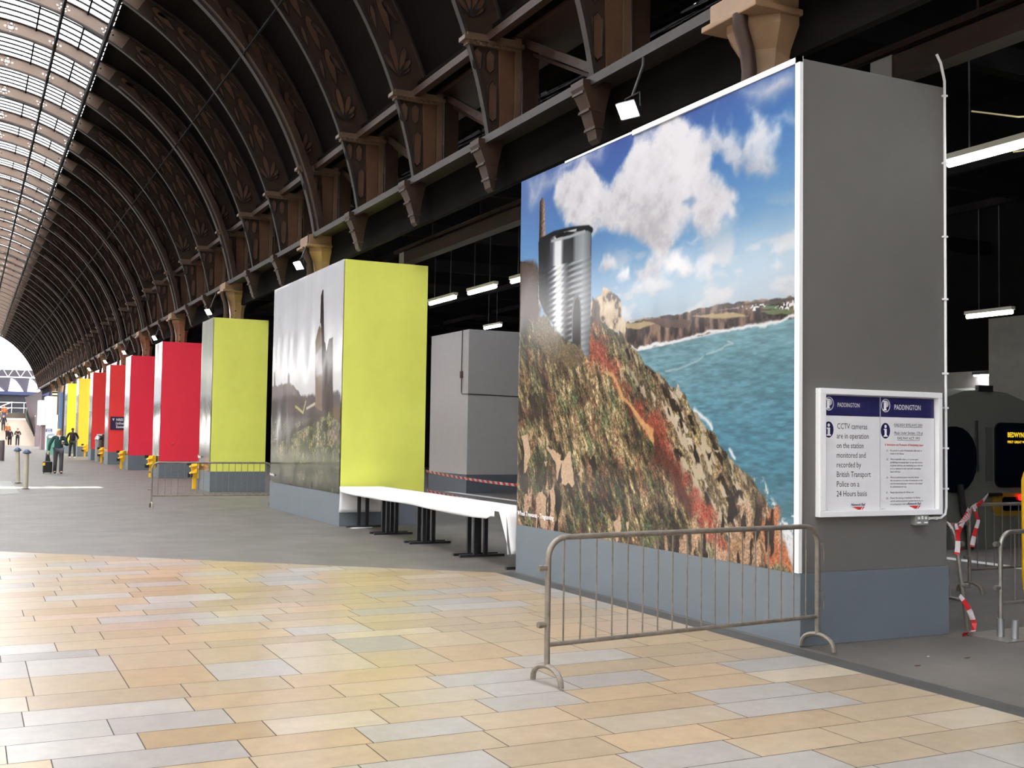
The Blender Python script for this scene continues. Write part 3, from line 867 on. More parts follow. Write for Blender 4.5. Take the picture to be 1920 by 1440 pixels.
    scar([(0.285, 0.507), (0.346, 0.540), (0.397, 0.497), (0.430, 0.441), (0.461, 0.393), (0.502, 0.352), (0.551, 0.326), (0.607, 0.300), (0.643, 0.257), (0.660, 0.233), (0.687, 0.186), (0.728, 0.130), (0.784, 0.089), (0.799, 0.056), (0.745, 0.068), (0.696, 0.116), (0.652, 0.173), (0.598, 0.238), (0.542, 0.300), (0.482, 0.360), (0.409, 0.429), (0.332, 0.447), (0.338, 0.481)], (158, 66, 44), 0.09, 0.16, 7, 0.85, tex=1.1)
    scar([(0.580, 0.269), (0.616, 0.245), (0.670, 0.186), (0.712, 0.117), (0.761, 0.052), (0.712, 0.070), (0.647, 0.149), (0.589, 0.220)], (88, 42, 32), 0.06, 0.1, 6, 0.8)
    scar([(0.712, 0.105), (0.761, 0.092), (0.795, 0.056), (0.825, 0.015), (0.792, 0.016), (0.745, 0.051)], (184, 80, 54), 0.06, 0.12, 7, 0.85, tex=1.0)
    scar([(0.411, 0.421), (0.430, 0.414), (0.455, 0.384), (0.476, 0.353), (0.522, 0.320), (0.561, 0.288), (0.581, 0.274), (0.586, 0.232), (0.578, 0.244), (0.542, 0.286), (0.504, 0.323), (0.468, 0.350), (0.443, 0.385)], (216, 156, 92), 0.012, 0.03, 10, 1.0, tex=0.4)
    scar([(0.921, 0.122), (0.941, 0.134), (0.950, 0.087), (0.963, 0.052), (0.986, 0.012), (0.961, 0.009), (0.921, 0.016), (0.910, 0.068)], (196, 108, 62), 0.03, 0.08, 8, 0.9, tex=0.9)
    scar([(0.837, 0.060), (0.907, 0.078), (0.921, 0.016), (0.837, -0.006)], (186, 130, 88), 0.05, 0.12, 8, 0.6, tex=1.0)
    for pp in ([(0.021, 0.254), (0.049, 0.258), (0.066, 0.221), (0.067, 0.199), (0.046, 0.160), (0.035, 0.148), (0.039, 0.206)], [(0.034, 0.175), (0.062, 0.173), (0.038, 0.145)], [(0.103, 0.249), (0.125, 0.240), (0.120, 0.225)], [(0.145, 0.264), (0.156, 0.245), (0.151, 0.226), (0.197, 0.213), (0.214, 0.207), (0.212, 0.181), (0.194, 0.137), (0.203, 0.167), (0.182, 0.192), (0.146, 0.220)], [(0.192, 0.195), (0.227, 0.193), (0.246, 0.214), (0.262, 0.217), (0.265, 0.183), (0.280, 0.135), (0.269, 0.120), (0.252, 0.133), (0.233, 0.128), (0.199, 0.135)], [(0.104, 0.088), (0.128, 0.110), (0.149, 0.084), (0.151, 0.004), (0.115, 0.000)], [(0.159, 0.106), (0.184, 0.120), (0.192, 0.080), (0.176, 0.014), (0.155, 0.048)], [(0.307, 0.178), (0.317, 0.171), (0.304, 0.150), (0.294, 0.152)], [(0.440, 0.050), (0.467, 0.063), (0.477, 0.036), (0.454, -0.005)], [(0.136, 0.215), (0.146, 0.211), (0.141, 0.196)], [(0.141, 0.190), (0.152, 0.186), (0.145, 0.170)], [(0.269, 0.245), (0.286, 0.234), (0.281, 0.220)], [(0.493, 0.050), (0.505, 0.058), (0.501, 0.025)]):
        scar(pp, (214, 178, 142), 0.008, 0.03, 14, 1.0, tex=0.35)
    for pp in ([(0.339, 0.193), (0.361, 0.214), (0.375, 0.174), (0.362, 0.157)], [(0.213, 0.167), (0.222, 0.182), (0.218, 0.131), (0.194, 0.130)], [(-0.005, 0.158), (0.028, 0.190), (0.036, 0.129), (0.013, 0.128)], [(0.814, 0.136), (0.843, 0.143), (0.851, 0.105), (0.822, 0.075)], [(0.859, 0.040), (0.887, 0.055), (0.894, 0.002), (0.873, -0.001)], [(0.927, 0.112), (0.937, 0.121), (0.932, 0.086)], [(0.783, 0.173), (0.800, 0.182), (0.791, 0.162)], [(0.756, 0.224), (0.772, 0.229), (0.767, 0.210)], [(0.694, 0.305), (0.710, 0.307), (0.720, 0.281), (0.704, 0.281)], [(0.921, 0.053), (0.937, 0.060), (0.935, 0.018)]):
        scar(pp, (34, 26, 22), 0.012, 0.04, 12, 0.95, tex=0.2)
    for pp in ([(0.633, 0.369), (0.655, 0.354), (0.670, 0.332), (0.652, 0.339)], [(0.662, 0.378), (0.679, 0.353), (0.673, 0.339), (0.655, 0.360)], [(0.677, 0.293), (0.697, 0.279), (0.691, 0.267)], [(0.775, 0.235), (0.793, 0.229), (0.787, 0.222)], [(0.656, 0.311), (0.673, 0.299), (0.660, 0.287)], [(0.687, 0.255), (0.711, 0.253), (0.714, 0.232), (0.697, 0.244)], [(0.848, 0.138), (0.856, 0.122), (0.844, 0.121)], [(0.763, 0.127), (0.784, 0.122), (0.785, 0.100)]):
        scar(pp, (206, 188, 162), 0.008, 0.03, 14, 1.0, tex=0.4)
    foot = np.maximum(cv.mask([(0.696, 0.081), (0.836, 0.121), (0.921, 0.138), (0.950, 0.087), (0.993, -0.001), (0.537, -0.046), (0.610, 0.025)], 0.12), cv.mask([(0.006, 0.159), (0.183, 0.151), (0.235, 0.055), (0.212, -0.019), (0.000, -0.026)], 0.12))
    fr = foot * sstep(0.52, 0.6, fbm(U * 13, V * 3.4, 221, 5)) * 0.9
    cc = np.array((208, 164, 128), np.float32) * (0.7 + 0.6 * spk)[..., None]
    cv.C = cv.C * (1 - fr[..., None]) + cc * fr[..., None]
    cv.put(foot * sstep(0.57, 0.64, fbm(U * 12 + 7, V * 3.2, 231, 5)) * 0.9, (38, 25, 22))
    # surf under the cliff
    surf = cv.mask([(0.886, 0.175), (0.907, 0.169), (0.934, 0.144), (0.973, 0.126), (1.002, 0.110), (1.003, 0.001), (0.996, 0.003), (0.979, 0.025), (0.961, 0.063), (0.950, 0.093), (0.929, 0.122), (0.907, 0.147)], 0.05, wob=0.12, wf=9)
    near = sstep(0.1155, 0.0433, v)
    cv.put(surf * (1 - mh) * np.clip(sstep(0.46, 0.56, fbm(U * 11, V * 11, 191, 5)) + 0.8 * near, 0, 1), (238, 242, 246))
    cv.put(cv.line([(0.723, 0.316), (0.746, 0.302), (0.767, 0.290), (0.774, 0.281)], 0.02, 0.02, wob=0.05) * (1 - mh), (236, 240, 244))
    cv.put(cv.line([(0.824, 0.231), (0.838, 0.217)], 0.015, 0.015, wob=0.04) * (1 - mh), (236, 240, 244))
    # chimney stack
    ch = cv.mask([(0.095, 0.803), (0.097, 0.920), (0.108, 0.930), (0.121, 0.915), (0.127, 0.797)], 0.008)
    cu = (u - 0.0963) / (0.1258 - 0.0963)
    col = cv.palette(np.clip(cu, 0, 1), [(0, (38, 26, 24)), (0.35, (96, 74, 66)), (0.8, (176, 150, 132)), (1, (160, 132, 116))]) * (0.7 + 0.6 * vnoise(U * 80, V * 60, 201))[..., None]
    cv.C = cv.C * (1 - ch[..., None]) + col * ch[..., None]
    # the can
    can = [(0.092, 0.804), (0.111, 0.814), (0.168, 0.818), (0.255, 0.811), (0.313, 0.804), (0.336, 0.797), (0.339, 0.772), (0.340, 0.613), (0.334, 0.461), (0.315, 0.468), (0.287, 0.492), (0.225, 0.520), (0.189, 0.547), (0.163, 0.570), (0.126, 0.602), (0.099, 0.643)]
    mc = cv.mask(can, 0.006)
    uc = np.clip((u - 0.0947) / (0.3389 - 0.0947), 0, 1)
    base = cv.palette(uc, [(0, (22, 24, 30)), (0.18, (40, 42, 50)), (0.28, (90, 94, 104)), (0.34, (236, 240, 244)), (0.44, (240, 242, 246)), (0.5, (60, 62, 70)), (0.66, (40, 42, 48)), (0.72, (130, 138, 146)), (0.85, (160, 168, 174)), (0.97, (110, 118, 126)), (1, (60, 66, 72))])
    sl = v - 0.22 * (u - 0.0947)
    ph = np.sin(sl * 2 * math.pi / 0.0158 + 2.2 * sstep(0.55, 1.0, uc) * 2)
    corr = sstep(0.7264, 0.7148, v)
    zig = cv.palette(np.clip(uc + 0.028 * ph, 0, 1), [(0, (22, 24, 30)), (0.2, (44, 46, 56)), (0.3, (120, 126, 138)), (0.36, (238, 242, 246)), (0.46, (236, 240, 244)), (0.52, (120, 124, 132)), (0.6, (60, 62, 70)), (0.7, (120, 128, 136)), (0.85, (156, 164, 172)), (1, (90, 98, 106))])
    zig = zig + (ph * np.interp(uc, [0, 0.25, 0.5, 0.62, 0.75, 1], [3, 8, 22, 44, 26, 20]))[..., None]
    cc = np.where((v < 0.7236)[..., None], zig, base)
    cv.C = cv.C * (1 - mc[..., None]) + np.clip(cc, 8, 250) * mc[..., None]
    cv.put(cv.line([(0.100, 0.807), (0.168, 0.815), (0.255, 0.810), (0.325, 0.800), (0.339, 0.791)], 0.03, 0.012), (30, 34, 36))
    cv.put(cv.line([(0.158, 0.796), (0.243, 0.792), (0.309, 0.794)], 0.016, 0.012), (176, 182, 186))
    cv.put(cv.line([(0.218, 0.807), (0.271, 0.805)], 0.012, 0.01), (208, 212, 214))
    cv.put(cv.mask([(0.173, 0.807), (0.230, 0.809), (0.262, 0.801), (0.219, 0.798), (0.181, 0.799)], 0.01), (20, 20, 22))
    cv.put(cv.mask([(0.257, 0.595), (0.266, 0.628), (0.282, 0.633), (0.294, 0.618), (0.299, 0.590), (0.301, 0.484), (0.259, 0.509)], 0.006), (108, 114, 120))
    cv.put(cv.mask([(0.264, 0.587), (0.271, 0.617), (0.282, 0.623), (0.292, 0.610), (0.295, 0.576), (0.297, 0.485), (0.263, 0.505)], 0.006), (26, 22, 26))
    # grass overlaps the foot of the can
    scar([(0.100, 0.598), (0.132, 0.597), (0.163, 0.567), (0.195, 0.540), (0.225, 0.512), (0.268, 0.500), (0.302, 0.477), (0.320, 0.459), (0.298, 0.435), (0.176, 0.457), (0.069, 0.525)], (104, 88, 58), 0.035, 0.07, 14, 0.95, tex=1.1)
    return cv

def mine_print():
    cv = Canvas(5.07, 4.205, 420, 350)
    U, V = cv.U, cv.V; v = V / cv.h; u = U / cv.w
    cv.C = cv.palette(v, [(0.5, (232, 232, 234)), (0.7, (228, 229, 232)), (1, (214, 216, 222))])
    cv.C = cv.C * (0.96 + 0.08 * fbm(U, V * 2, 5, 4))[..., None]
    g = cv.palette(0.4 * fbm(U * 2.4, V * 3, 9, 5) + 0.6 * fbm(U * 9, V * 12, 8, 4), [(0.32, (18, 20, 14)), (0.43, (58, 68, 34)), (0.52, (100, 112, 56)), (0.62, (140, 128, 84)), (0.78, (172, 148, 120))]) * (0.7 + 0.6 * vnoise(U * 45, V * 30, 13))[..., None]
    mg = cv.mask([(-0.108, 0.456), (-0.034, 0.487), (0.210, 0.499), (0.296, 0.493), (0.388, 0.471), (0.470, 0.432), (0.727, 0.356), (1.021, 0.385), (1.054, -0.160), (-0.045, -0.272)], 0.03, wob=0.04)
    cv.C = cv.C * (1 - mg[..., None]) + g * mg[..., None]
    def put(pp, c, soft=0.03, wob=0.05, op=1.0): cv.put(op * cv.mask(pp, soft, wob=wob, wf=6), c)
    put([(-0.063, 0.488), (0.077, 0.494), (0.253, 0.497), (0.338, 0.483), (0.462, 0.437), (0.545, 0.360), (-0.052, 0.370)], (120, 108, 112), 0.05)
    put([(-0.057, 0.426), (0.259, 0.431), (0.723, 0.417), (0.743, 0.332), (0.432, 0.310), (-0.049, 0.327)], (40, 34, 36), 0.08)
    put([(0.540, 0.422), (0.987, 0.432), (1.003, 0.375), (0.729, 0.332), (0.546, 0.347)], (82, 74, 82), 0.06)
    put([(-0.048, 0.313), (0.266, 0.338), (0.658, 0.328), (0.434, 0.285), (0.101, 0.204), (-0.037, 0.188)], (120, 120, 122), 0.06, 0.05, 0.7)
    put([(0.896, 0.358), (0.991, 0.370), (1.007, 0.318), (0.918, 0.319)], (112, 76, 44), 0.05)
    cv.put(cv.line([(-0.017, 0.180), (0.315, 0.246), (0.550, 0.292), (0.730, 0.321)], 0.04, 0.02), (58, 50, 50))
    put([(-0.002, 0.119), (0.441, 0.183), (1.003, 0.171), (1.006, 0.127), (0.448, 0.094), (0.002, 0.064)], (96, 106, 62), 0.1, 0.1, 0.5)
    put([(0.868, 0.284), (1.007, 0.307), (1.013, 0.205), (0.776, 0.249)], (166, 144, 132), 0.1, 0.1, 0.6)
    put([(-0.028, 0.090), (1.018, 0.136), (1.026, -0.007), (-0.018, -0.034)], (74, 72, 62), 0.02, 0.0, 0.45)
    # engine house and chimney
    put([(0.656, 0.676), (0.688, 0.727), (0.708, 0.742), (0.759, 0.711), (0.769, 0.666), (0.790, 0.344), (0.677, 0.370)], (136, 112, 92), 0.015, 0.02)
    put([(0.660, 0.614), (0.750, 0.644), (0.765, 0.523), (0.674, 0.513)], (196, 196, 206), 0.05, 0.03, 0.7)
    put([(0.722, 0.755), (0.714, 0.768), (0.713, 0.878), (0.733, 0.902), (0.747, 0.900), (0.763, 0.763), (0.776, 0.666), (0.797, 0.652), (0.807, 0.616), (0.837, 0.670), (0.883, 0.676), (0.903, 0.349), (0.769, 0.351), (0.748, 0.668)], (52, 36, 32), 0.012, 0.015)
    put([(0.715, 0.754), (0.714, 0.766), (0.763, 0.766), (0.764, 0.748)], (58, 42, 38), 0.01, 0)
    put([(0.263, 0.483), (0.258, 0.539), (0.274, 0.552), (0.292, 0.538), (0.297, 0.482)], (92, 92, 96), 0.015, 0); put([(0.035, 0.451), (0.026, 0.562), (0.043, 0.581), (0.063, 0.450)], (120, 100, 92), 0.015, 0)
    put([(0.216, 0.432), (0.540, 0.430), (0.523, 0.347), (0.248, 0.351)], (88, 70, 60), 0.05, 0.03, 0.7)
    cv.put(cv.line([(0.395, 0.383), (0.507, 0.350), (0.542, 0.402)], 0.03, 0.02), (196, 188, 120)); cv.put(cv.line([(0.559, 0.369), (0.668, 0.389)], 0.03, 0.02), (200, 190, 160))
    return cv

def plain_print(seed, w, h, sky=(244, 244, 250), low=(110, 106, 96), hor=0.45, extra=None):  # default pale sky is whitened to put gloss reflections into the print
    cv = Canvas(w, h, 60, 130)
    U, V = cv.U, cv.V; v = V / cv.h
    cv.C = cv.palette(v, [(0, low), (hor * 0.6, low), (hor, (150, 150, 140)), (hor + 0.06, sky), (1, sky)])
    cv.C = cv.C * (0.75 + 0.5 * fbm(U * 3, V * 4, seed, 4) * sstep(hor + 0.1, hor - 0.1, v) + 0.25 * sstep(hor - 0.1, hor + 0.1, v))[..., None]
    if extra:
        for poly, c in extra:
            cv.put(cv.mask(poly, 0.02), c)
    return cv

def poster(cv, x, y_far, z0, parent, off, amp, seed, folds=0):
    """thin sheet facing -x; it buckles by a few millimetres, as pasted film does"""
    nu, nv = cv.nu, cv.nv
    U, V = cv.U, cv.V
    d = amp * 2 * (fbm(U * 0.9, V * 0.5, seed, 3) - 0.5)
    d = d + amp * 0.6 * 2 * (fbm(U * 2.4, V * 0.7, seed + 5, 2) - 0.5)
    if folds:
        f = (U / cv.w * folds) % 1.0
        d = d + folds * 0.0006 * np.abs(f - 0.5) * 2 + 0.006 * np.exp(-((V - 0.12) / 0.12) ** 2) * np.sin(np.pi * f)
    d = d * np.minimum(1, np.minimum(np.minimum(U, cv.w - U), np.minimum(V, cv.h - V)) / 0.03)
    X = x - 0.008 - np.clip(d + amp, 0, 1)
    co = np.stack([X - off[0], (y_far - U) - off[1], (z0 + V) - off[2]], -1).reshape(-1, 3).astype(np.float32)
    i = np.arange(nv - 1)[:, None] * nu + np.arange(nu - 1)[None]
    F = np.stack([i, i + 1, i + nu + 1, i + nu], -1).reshape(-1, 4)
    me = bpy.data.meshes.new('poster')
    me.vertices.add(len(co)); me.vertices.foreach_set('co', co.ravel())
    me.loops.add(F.size); me.loops.foreach_set('vertex_index', F.ravel().astype(np.int32))
    me.polygons.add(len(F)); me.polygons.foreach_set('loop_start', np.arange(0, F.size, 4, dtype=np.int32))
    me.polygons.foreach_set('use_smooth', np.ones(len(F), bool))
    me.update(calc_edges=True)
    c = np.clip(cv.C, 0, 255) / 255.0
    c = np.where(c <= 0.04045, c / 12.92, ((c + 0.055) / 1.055) ** 2.4)
    c = (c * 0.88 + c.mean(-1, keepdims=True) * 0.12) * 0.6
    ca = me.color_attributes.new('print', 'FLOAT_COLOR', 'POINT')
    ca.data.foreach_set('color', np.concatenate([c, np.ones(c.shape[:2] + (1,))], -1).astype(np.float32).ravel())
    me.materials.append(PRINT)
    o = bpy.data.objects.new('poster', me); COL.objects.link(o); o.parent = parent
    # backing so that the sheet has thickness
    m = MB(); m.box(x - 0.006, x, y_far - cv.w + 0.002, y_far - 0.002, z0 + 0.002, z0 + cv.h - 0.002)
    return o

# ------------------------------------------------------------------ boxed column casings with posters
FX = 6.04
HT = 4.78
def casing(label, X, Y, W, L, seam, paint, name='column_casing', H=HT, plinth=None):
    t = thing(name, label, 'column casing', (X, Y, 0))
    m = MB(); m.box(0, W, 0, L, seam, H); m.build('upper_panel', paint, t, bevel=0.006)
    m = MB(); m.box(-0.012, W + 0.012, -0.012, L + 0.012, 0, seam); m.build('plinth', plinth or PLINTH, t, bevel=0.006)
    return t

G = 'boxed column casings along the arcade'
c1 = casing('tall grey-fronted casing bearing the cliff and tin can poster, notice board on its front', FX, 7.048, 1.617, 5.12, 0.582, GREY_PAINT)
poster(coast_print(), FX, 7.048 + 5.12, 0.58, c1, (FX, 7.048, 0), 0.006, 3)['label'] = 'glossy photograph of a grassy sea cliff with a tin can standing on it'
m = MB(); m.box(-0.03, 0.005, -0.012, 0.045, 0.585, HT + 0.015); m.box(-0.03, 0.0, -0.012, 2.55, HT - 0.035, HT + 0.015); m.box(-0.02, 0.0, 2.55, 4.0, HT - 0.01, HT + 0.012)
m.build('edge_trim', WHITE, c1)
m = MB()
text_into(m, 'Wheal Trewavas - Tregonning', 0, 0, 0.075, bold=0.001)
pts = [(-0.03, 5.06 - x, 0.70 + z) for x, y, z in m.v]; m.v = pts
m.build('caption_lettering', WHITE, c1)

c2 = casing('long lime green casing bearing the ruined mine chimney poster, behind the white-clothed tables', 5.98, 19.149, 1.597, 5.07, 0.575, LIME)
poster(mine_print(), 5.98, 19.149 + 5.07, 0.575, c2, (5.98, 19.149, 0), 0.009, 21, folds=5)['label'] = 'glossy buckled photograph of a ruined mine chimney'
m = MB(); text_into(m, 'Wheal Betsy', 0, 0, 0.08, bold=0.001); m.v = [(-0.045, 5.0 - x, 0.72 + z) for x, y, z in m.v]
m.build('caption_lettering', WHITE, c2)

narrow = [
    ('lime green casing behind the standing crowd barrier, with a narrow poster of a dark tunnel', 30.915, 1.5, 1.64, 0.558, LIME, dict(seed=3, sky=(196, 200, 186), low=(120, 126, 70), extra=[([(0.05, 0.0), (0.95, 0.0), (0.95, 0.18), (0.8, 0.25), (0.2, 0.25), (0.05, 0.16)], (48, 48, 56)), ([(0.6, 0.0), (0.95, 0.0), (0.95, 0.08), (0.6, 0.1)], (170, 110, 44))])),
    ('deep crimson casing standing next to the lime green casing behind the barrier', 40.343, 1.56, 1.62, 0.585, CRIMSON, dict(seed=4)),
    ('deep crimson casing farther from the lime ones, beside the red casing with the navy sign', 48.757, 1.5, 1.62, 0.6, CRIMSON, dict(seed=5)),
    ('bright red casing bearing the navy three-line sign', 56.235, 1.5, 1.62, 0.6, RED, dict(seed=6, low=(150, 120, 110))),
    ('bright red casing bearing the small white notice, beside the golden one', 64.318, 1.5, 1.62, 0.6, RED, dict(seed=7, low=(120, 116, 108))),
    ('golden yellow casing just behind the walking person in black', 72.848, 1.5, 1.62, 0.62, GOLD, dict(seed=8)),
    ('lemon yellow casing next to the pale blue boards', 81.6, 1.6, 1.9, 0.62, LEMON, dict(seed=9, sky=(150, 176, 206), low=(170, 128, 106), hor=0.55)),
]
cas = [c1, c2]
for lab, Y, W, L, seam, paint, kw in narrow:
    X = 5.97 if Y < 35 else FX
    c = casing(lab, X, Y, W, L, seam, paint)
    poster(plain_print(w=L, h=HT - seam, **kw), X, Y + L, seam, c, (X, Y, 0), 0.008, kw['seed'] * 7, folds=2)
    cas.append(c)
for c in cas: c['group'] = G
m = MB(); text_into(m, 'Beacon', 0, 0, 0.12, bold=0.003); text_into(m, 'Hill', 0, -0.3, 0.1, bold=0.003)
m.v = [(-0.05, 1.6 - x * 1.2, 1.02 - 0.12 + z) for x, y, z in m.v]; m.build('caption_lettering', WHITE, cas[2])
# hatch lines and latches on the two crimson casings
for c in (cas[3], cas[4]):
    m = MB(); m.lathe([(0.03, 0), (0.03, 0.02), (0.012, 0.04)], (0, 0, 0), 8)
    m.v = [(0.43 + x, -0.0 - z, 1.2 + y) for x, y, z in m.v]; m.build('latch', mat('brass_red', (220, 90, 80), 0.3), c)
    m = MB(); m.box(0.42, 0.432, -0.016, -0.004, 0.0, 0.58); m.box(0.42, 1.5, -0.016, -0.004, 0.2, 0.21); m.build('hatch_joint', mat('joint_grey', (84, 94, 92), 0.6), c)

# plain grey casing in the dark aisle
c = casing('plain pale grey casing standing in the dark aisle behind the lime casing', 12.8, 29.09, 3.0, 2.87, 0.53, mat('pale_grey_paint', (176, 172, 168), 0.6, var=0.03), H=4.69, plinth=mat('dark_plinth', (92, 98, 106), 0.6))
m = MB(); m.tube([(-0.02, 0.42, 4.69), (-0.03, 0.42, 3.6), (-0.02, 0.43, 2.9), (-0.02, 0.38, 2.84), (-0.01, -0.012, 2.83), (0.5, -0.014, 2.82), (2.8, -0.014, 2.78)], 0.012, 6); m.build('cable', PLASTIC, c)
m = MB(); m.box(-0.06, -0.01, 0.36, 0.48, 3.3, 3.5); m.build('switch', mat('switch_brown', (92, 70, 64), 0.5), c)

# the far end of the row: blue board pillar, cream pillar, white kiosk
t = thing('board_pillar', 'pale blue boarded pillar between the lemon casing and the cream pillar', 'pillar', (6.25, 92.0, 0))
m = MB(); m.box(0, 0.28, 0, 0.5, 0, 4.5); m.build('side_panel', mat('deep_blue', (66, 96, 132), 0.5), t)
m = MB(); m.box(0.28, 0.62, -0.05, 0.5, 0, 4.5); m.build('front_panel', mat('pale_blue', (132, 172, 206), 0.5), t)
t = thing('cream_pillar', 'cream pillar between the white kiosk and the blue boards', 'pillar', (6.2, 97, 0))
m = MB(); m.box(-0.15, 0.2, 0, 0.6, 0, 4.7); m.build('shaft_panel', mat('cream', (214, 212, 170), 0.5), t)
m = MB(); m.box(-0.17, 0.22, -0.03, 0.6, 4.3, 4.4); m.box(-0.17, 0.22, -0.03, 0.6, 4.55, 4.65); m.build('band', IRON_D, t)
t = thing('white_kiosk', 'white stepped kiosk at the far end of the row, small blue sign on its front', 'kiosk', (5.5, 95.0, 0))
m = MB(); m.box(0.0, 0.5, 0, 3.0, 0.0, 4.25); m.build('tall_block', WHITE, t, bevel=0.01)
m = MB(); m.box(-0.5, 0.0, 0.3, 3.0, 1.95, 3.92); m.build('side_block', WHITE, t, bevel=0.01)
m = MB(); m.box(-0.26, 0.0, 0.5, 3.0, 0.0, 1.95); m.build('side_panel', mat('mauve_brown', (140, 118, 124), 0.6), t)
t = thing('kiosk_sign', 'small slate blue two-line sign on the white kiosk', 'sign', (5.42, 94.97, 1.42))
m = MB(); m.box(0.09, 0.58, -0.012, 0.02, 0, 0.25); m.build('sign_plate', mat('slate_blue', (84, 92, 132), 0.5), t)
m = MB(); text_into(m, 'Toilets', 0.17, 0.14, 0.1, -0.016, bold=0.002); text_into(m, 'Showers', 0.17, 0.03, 0.1, -0.016, bold=0.002); m.build('lettering', WHITE, t)

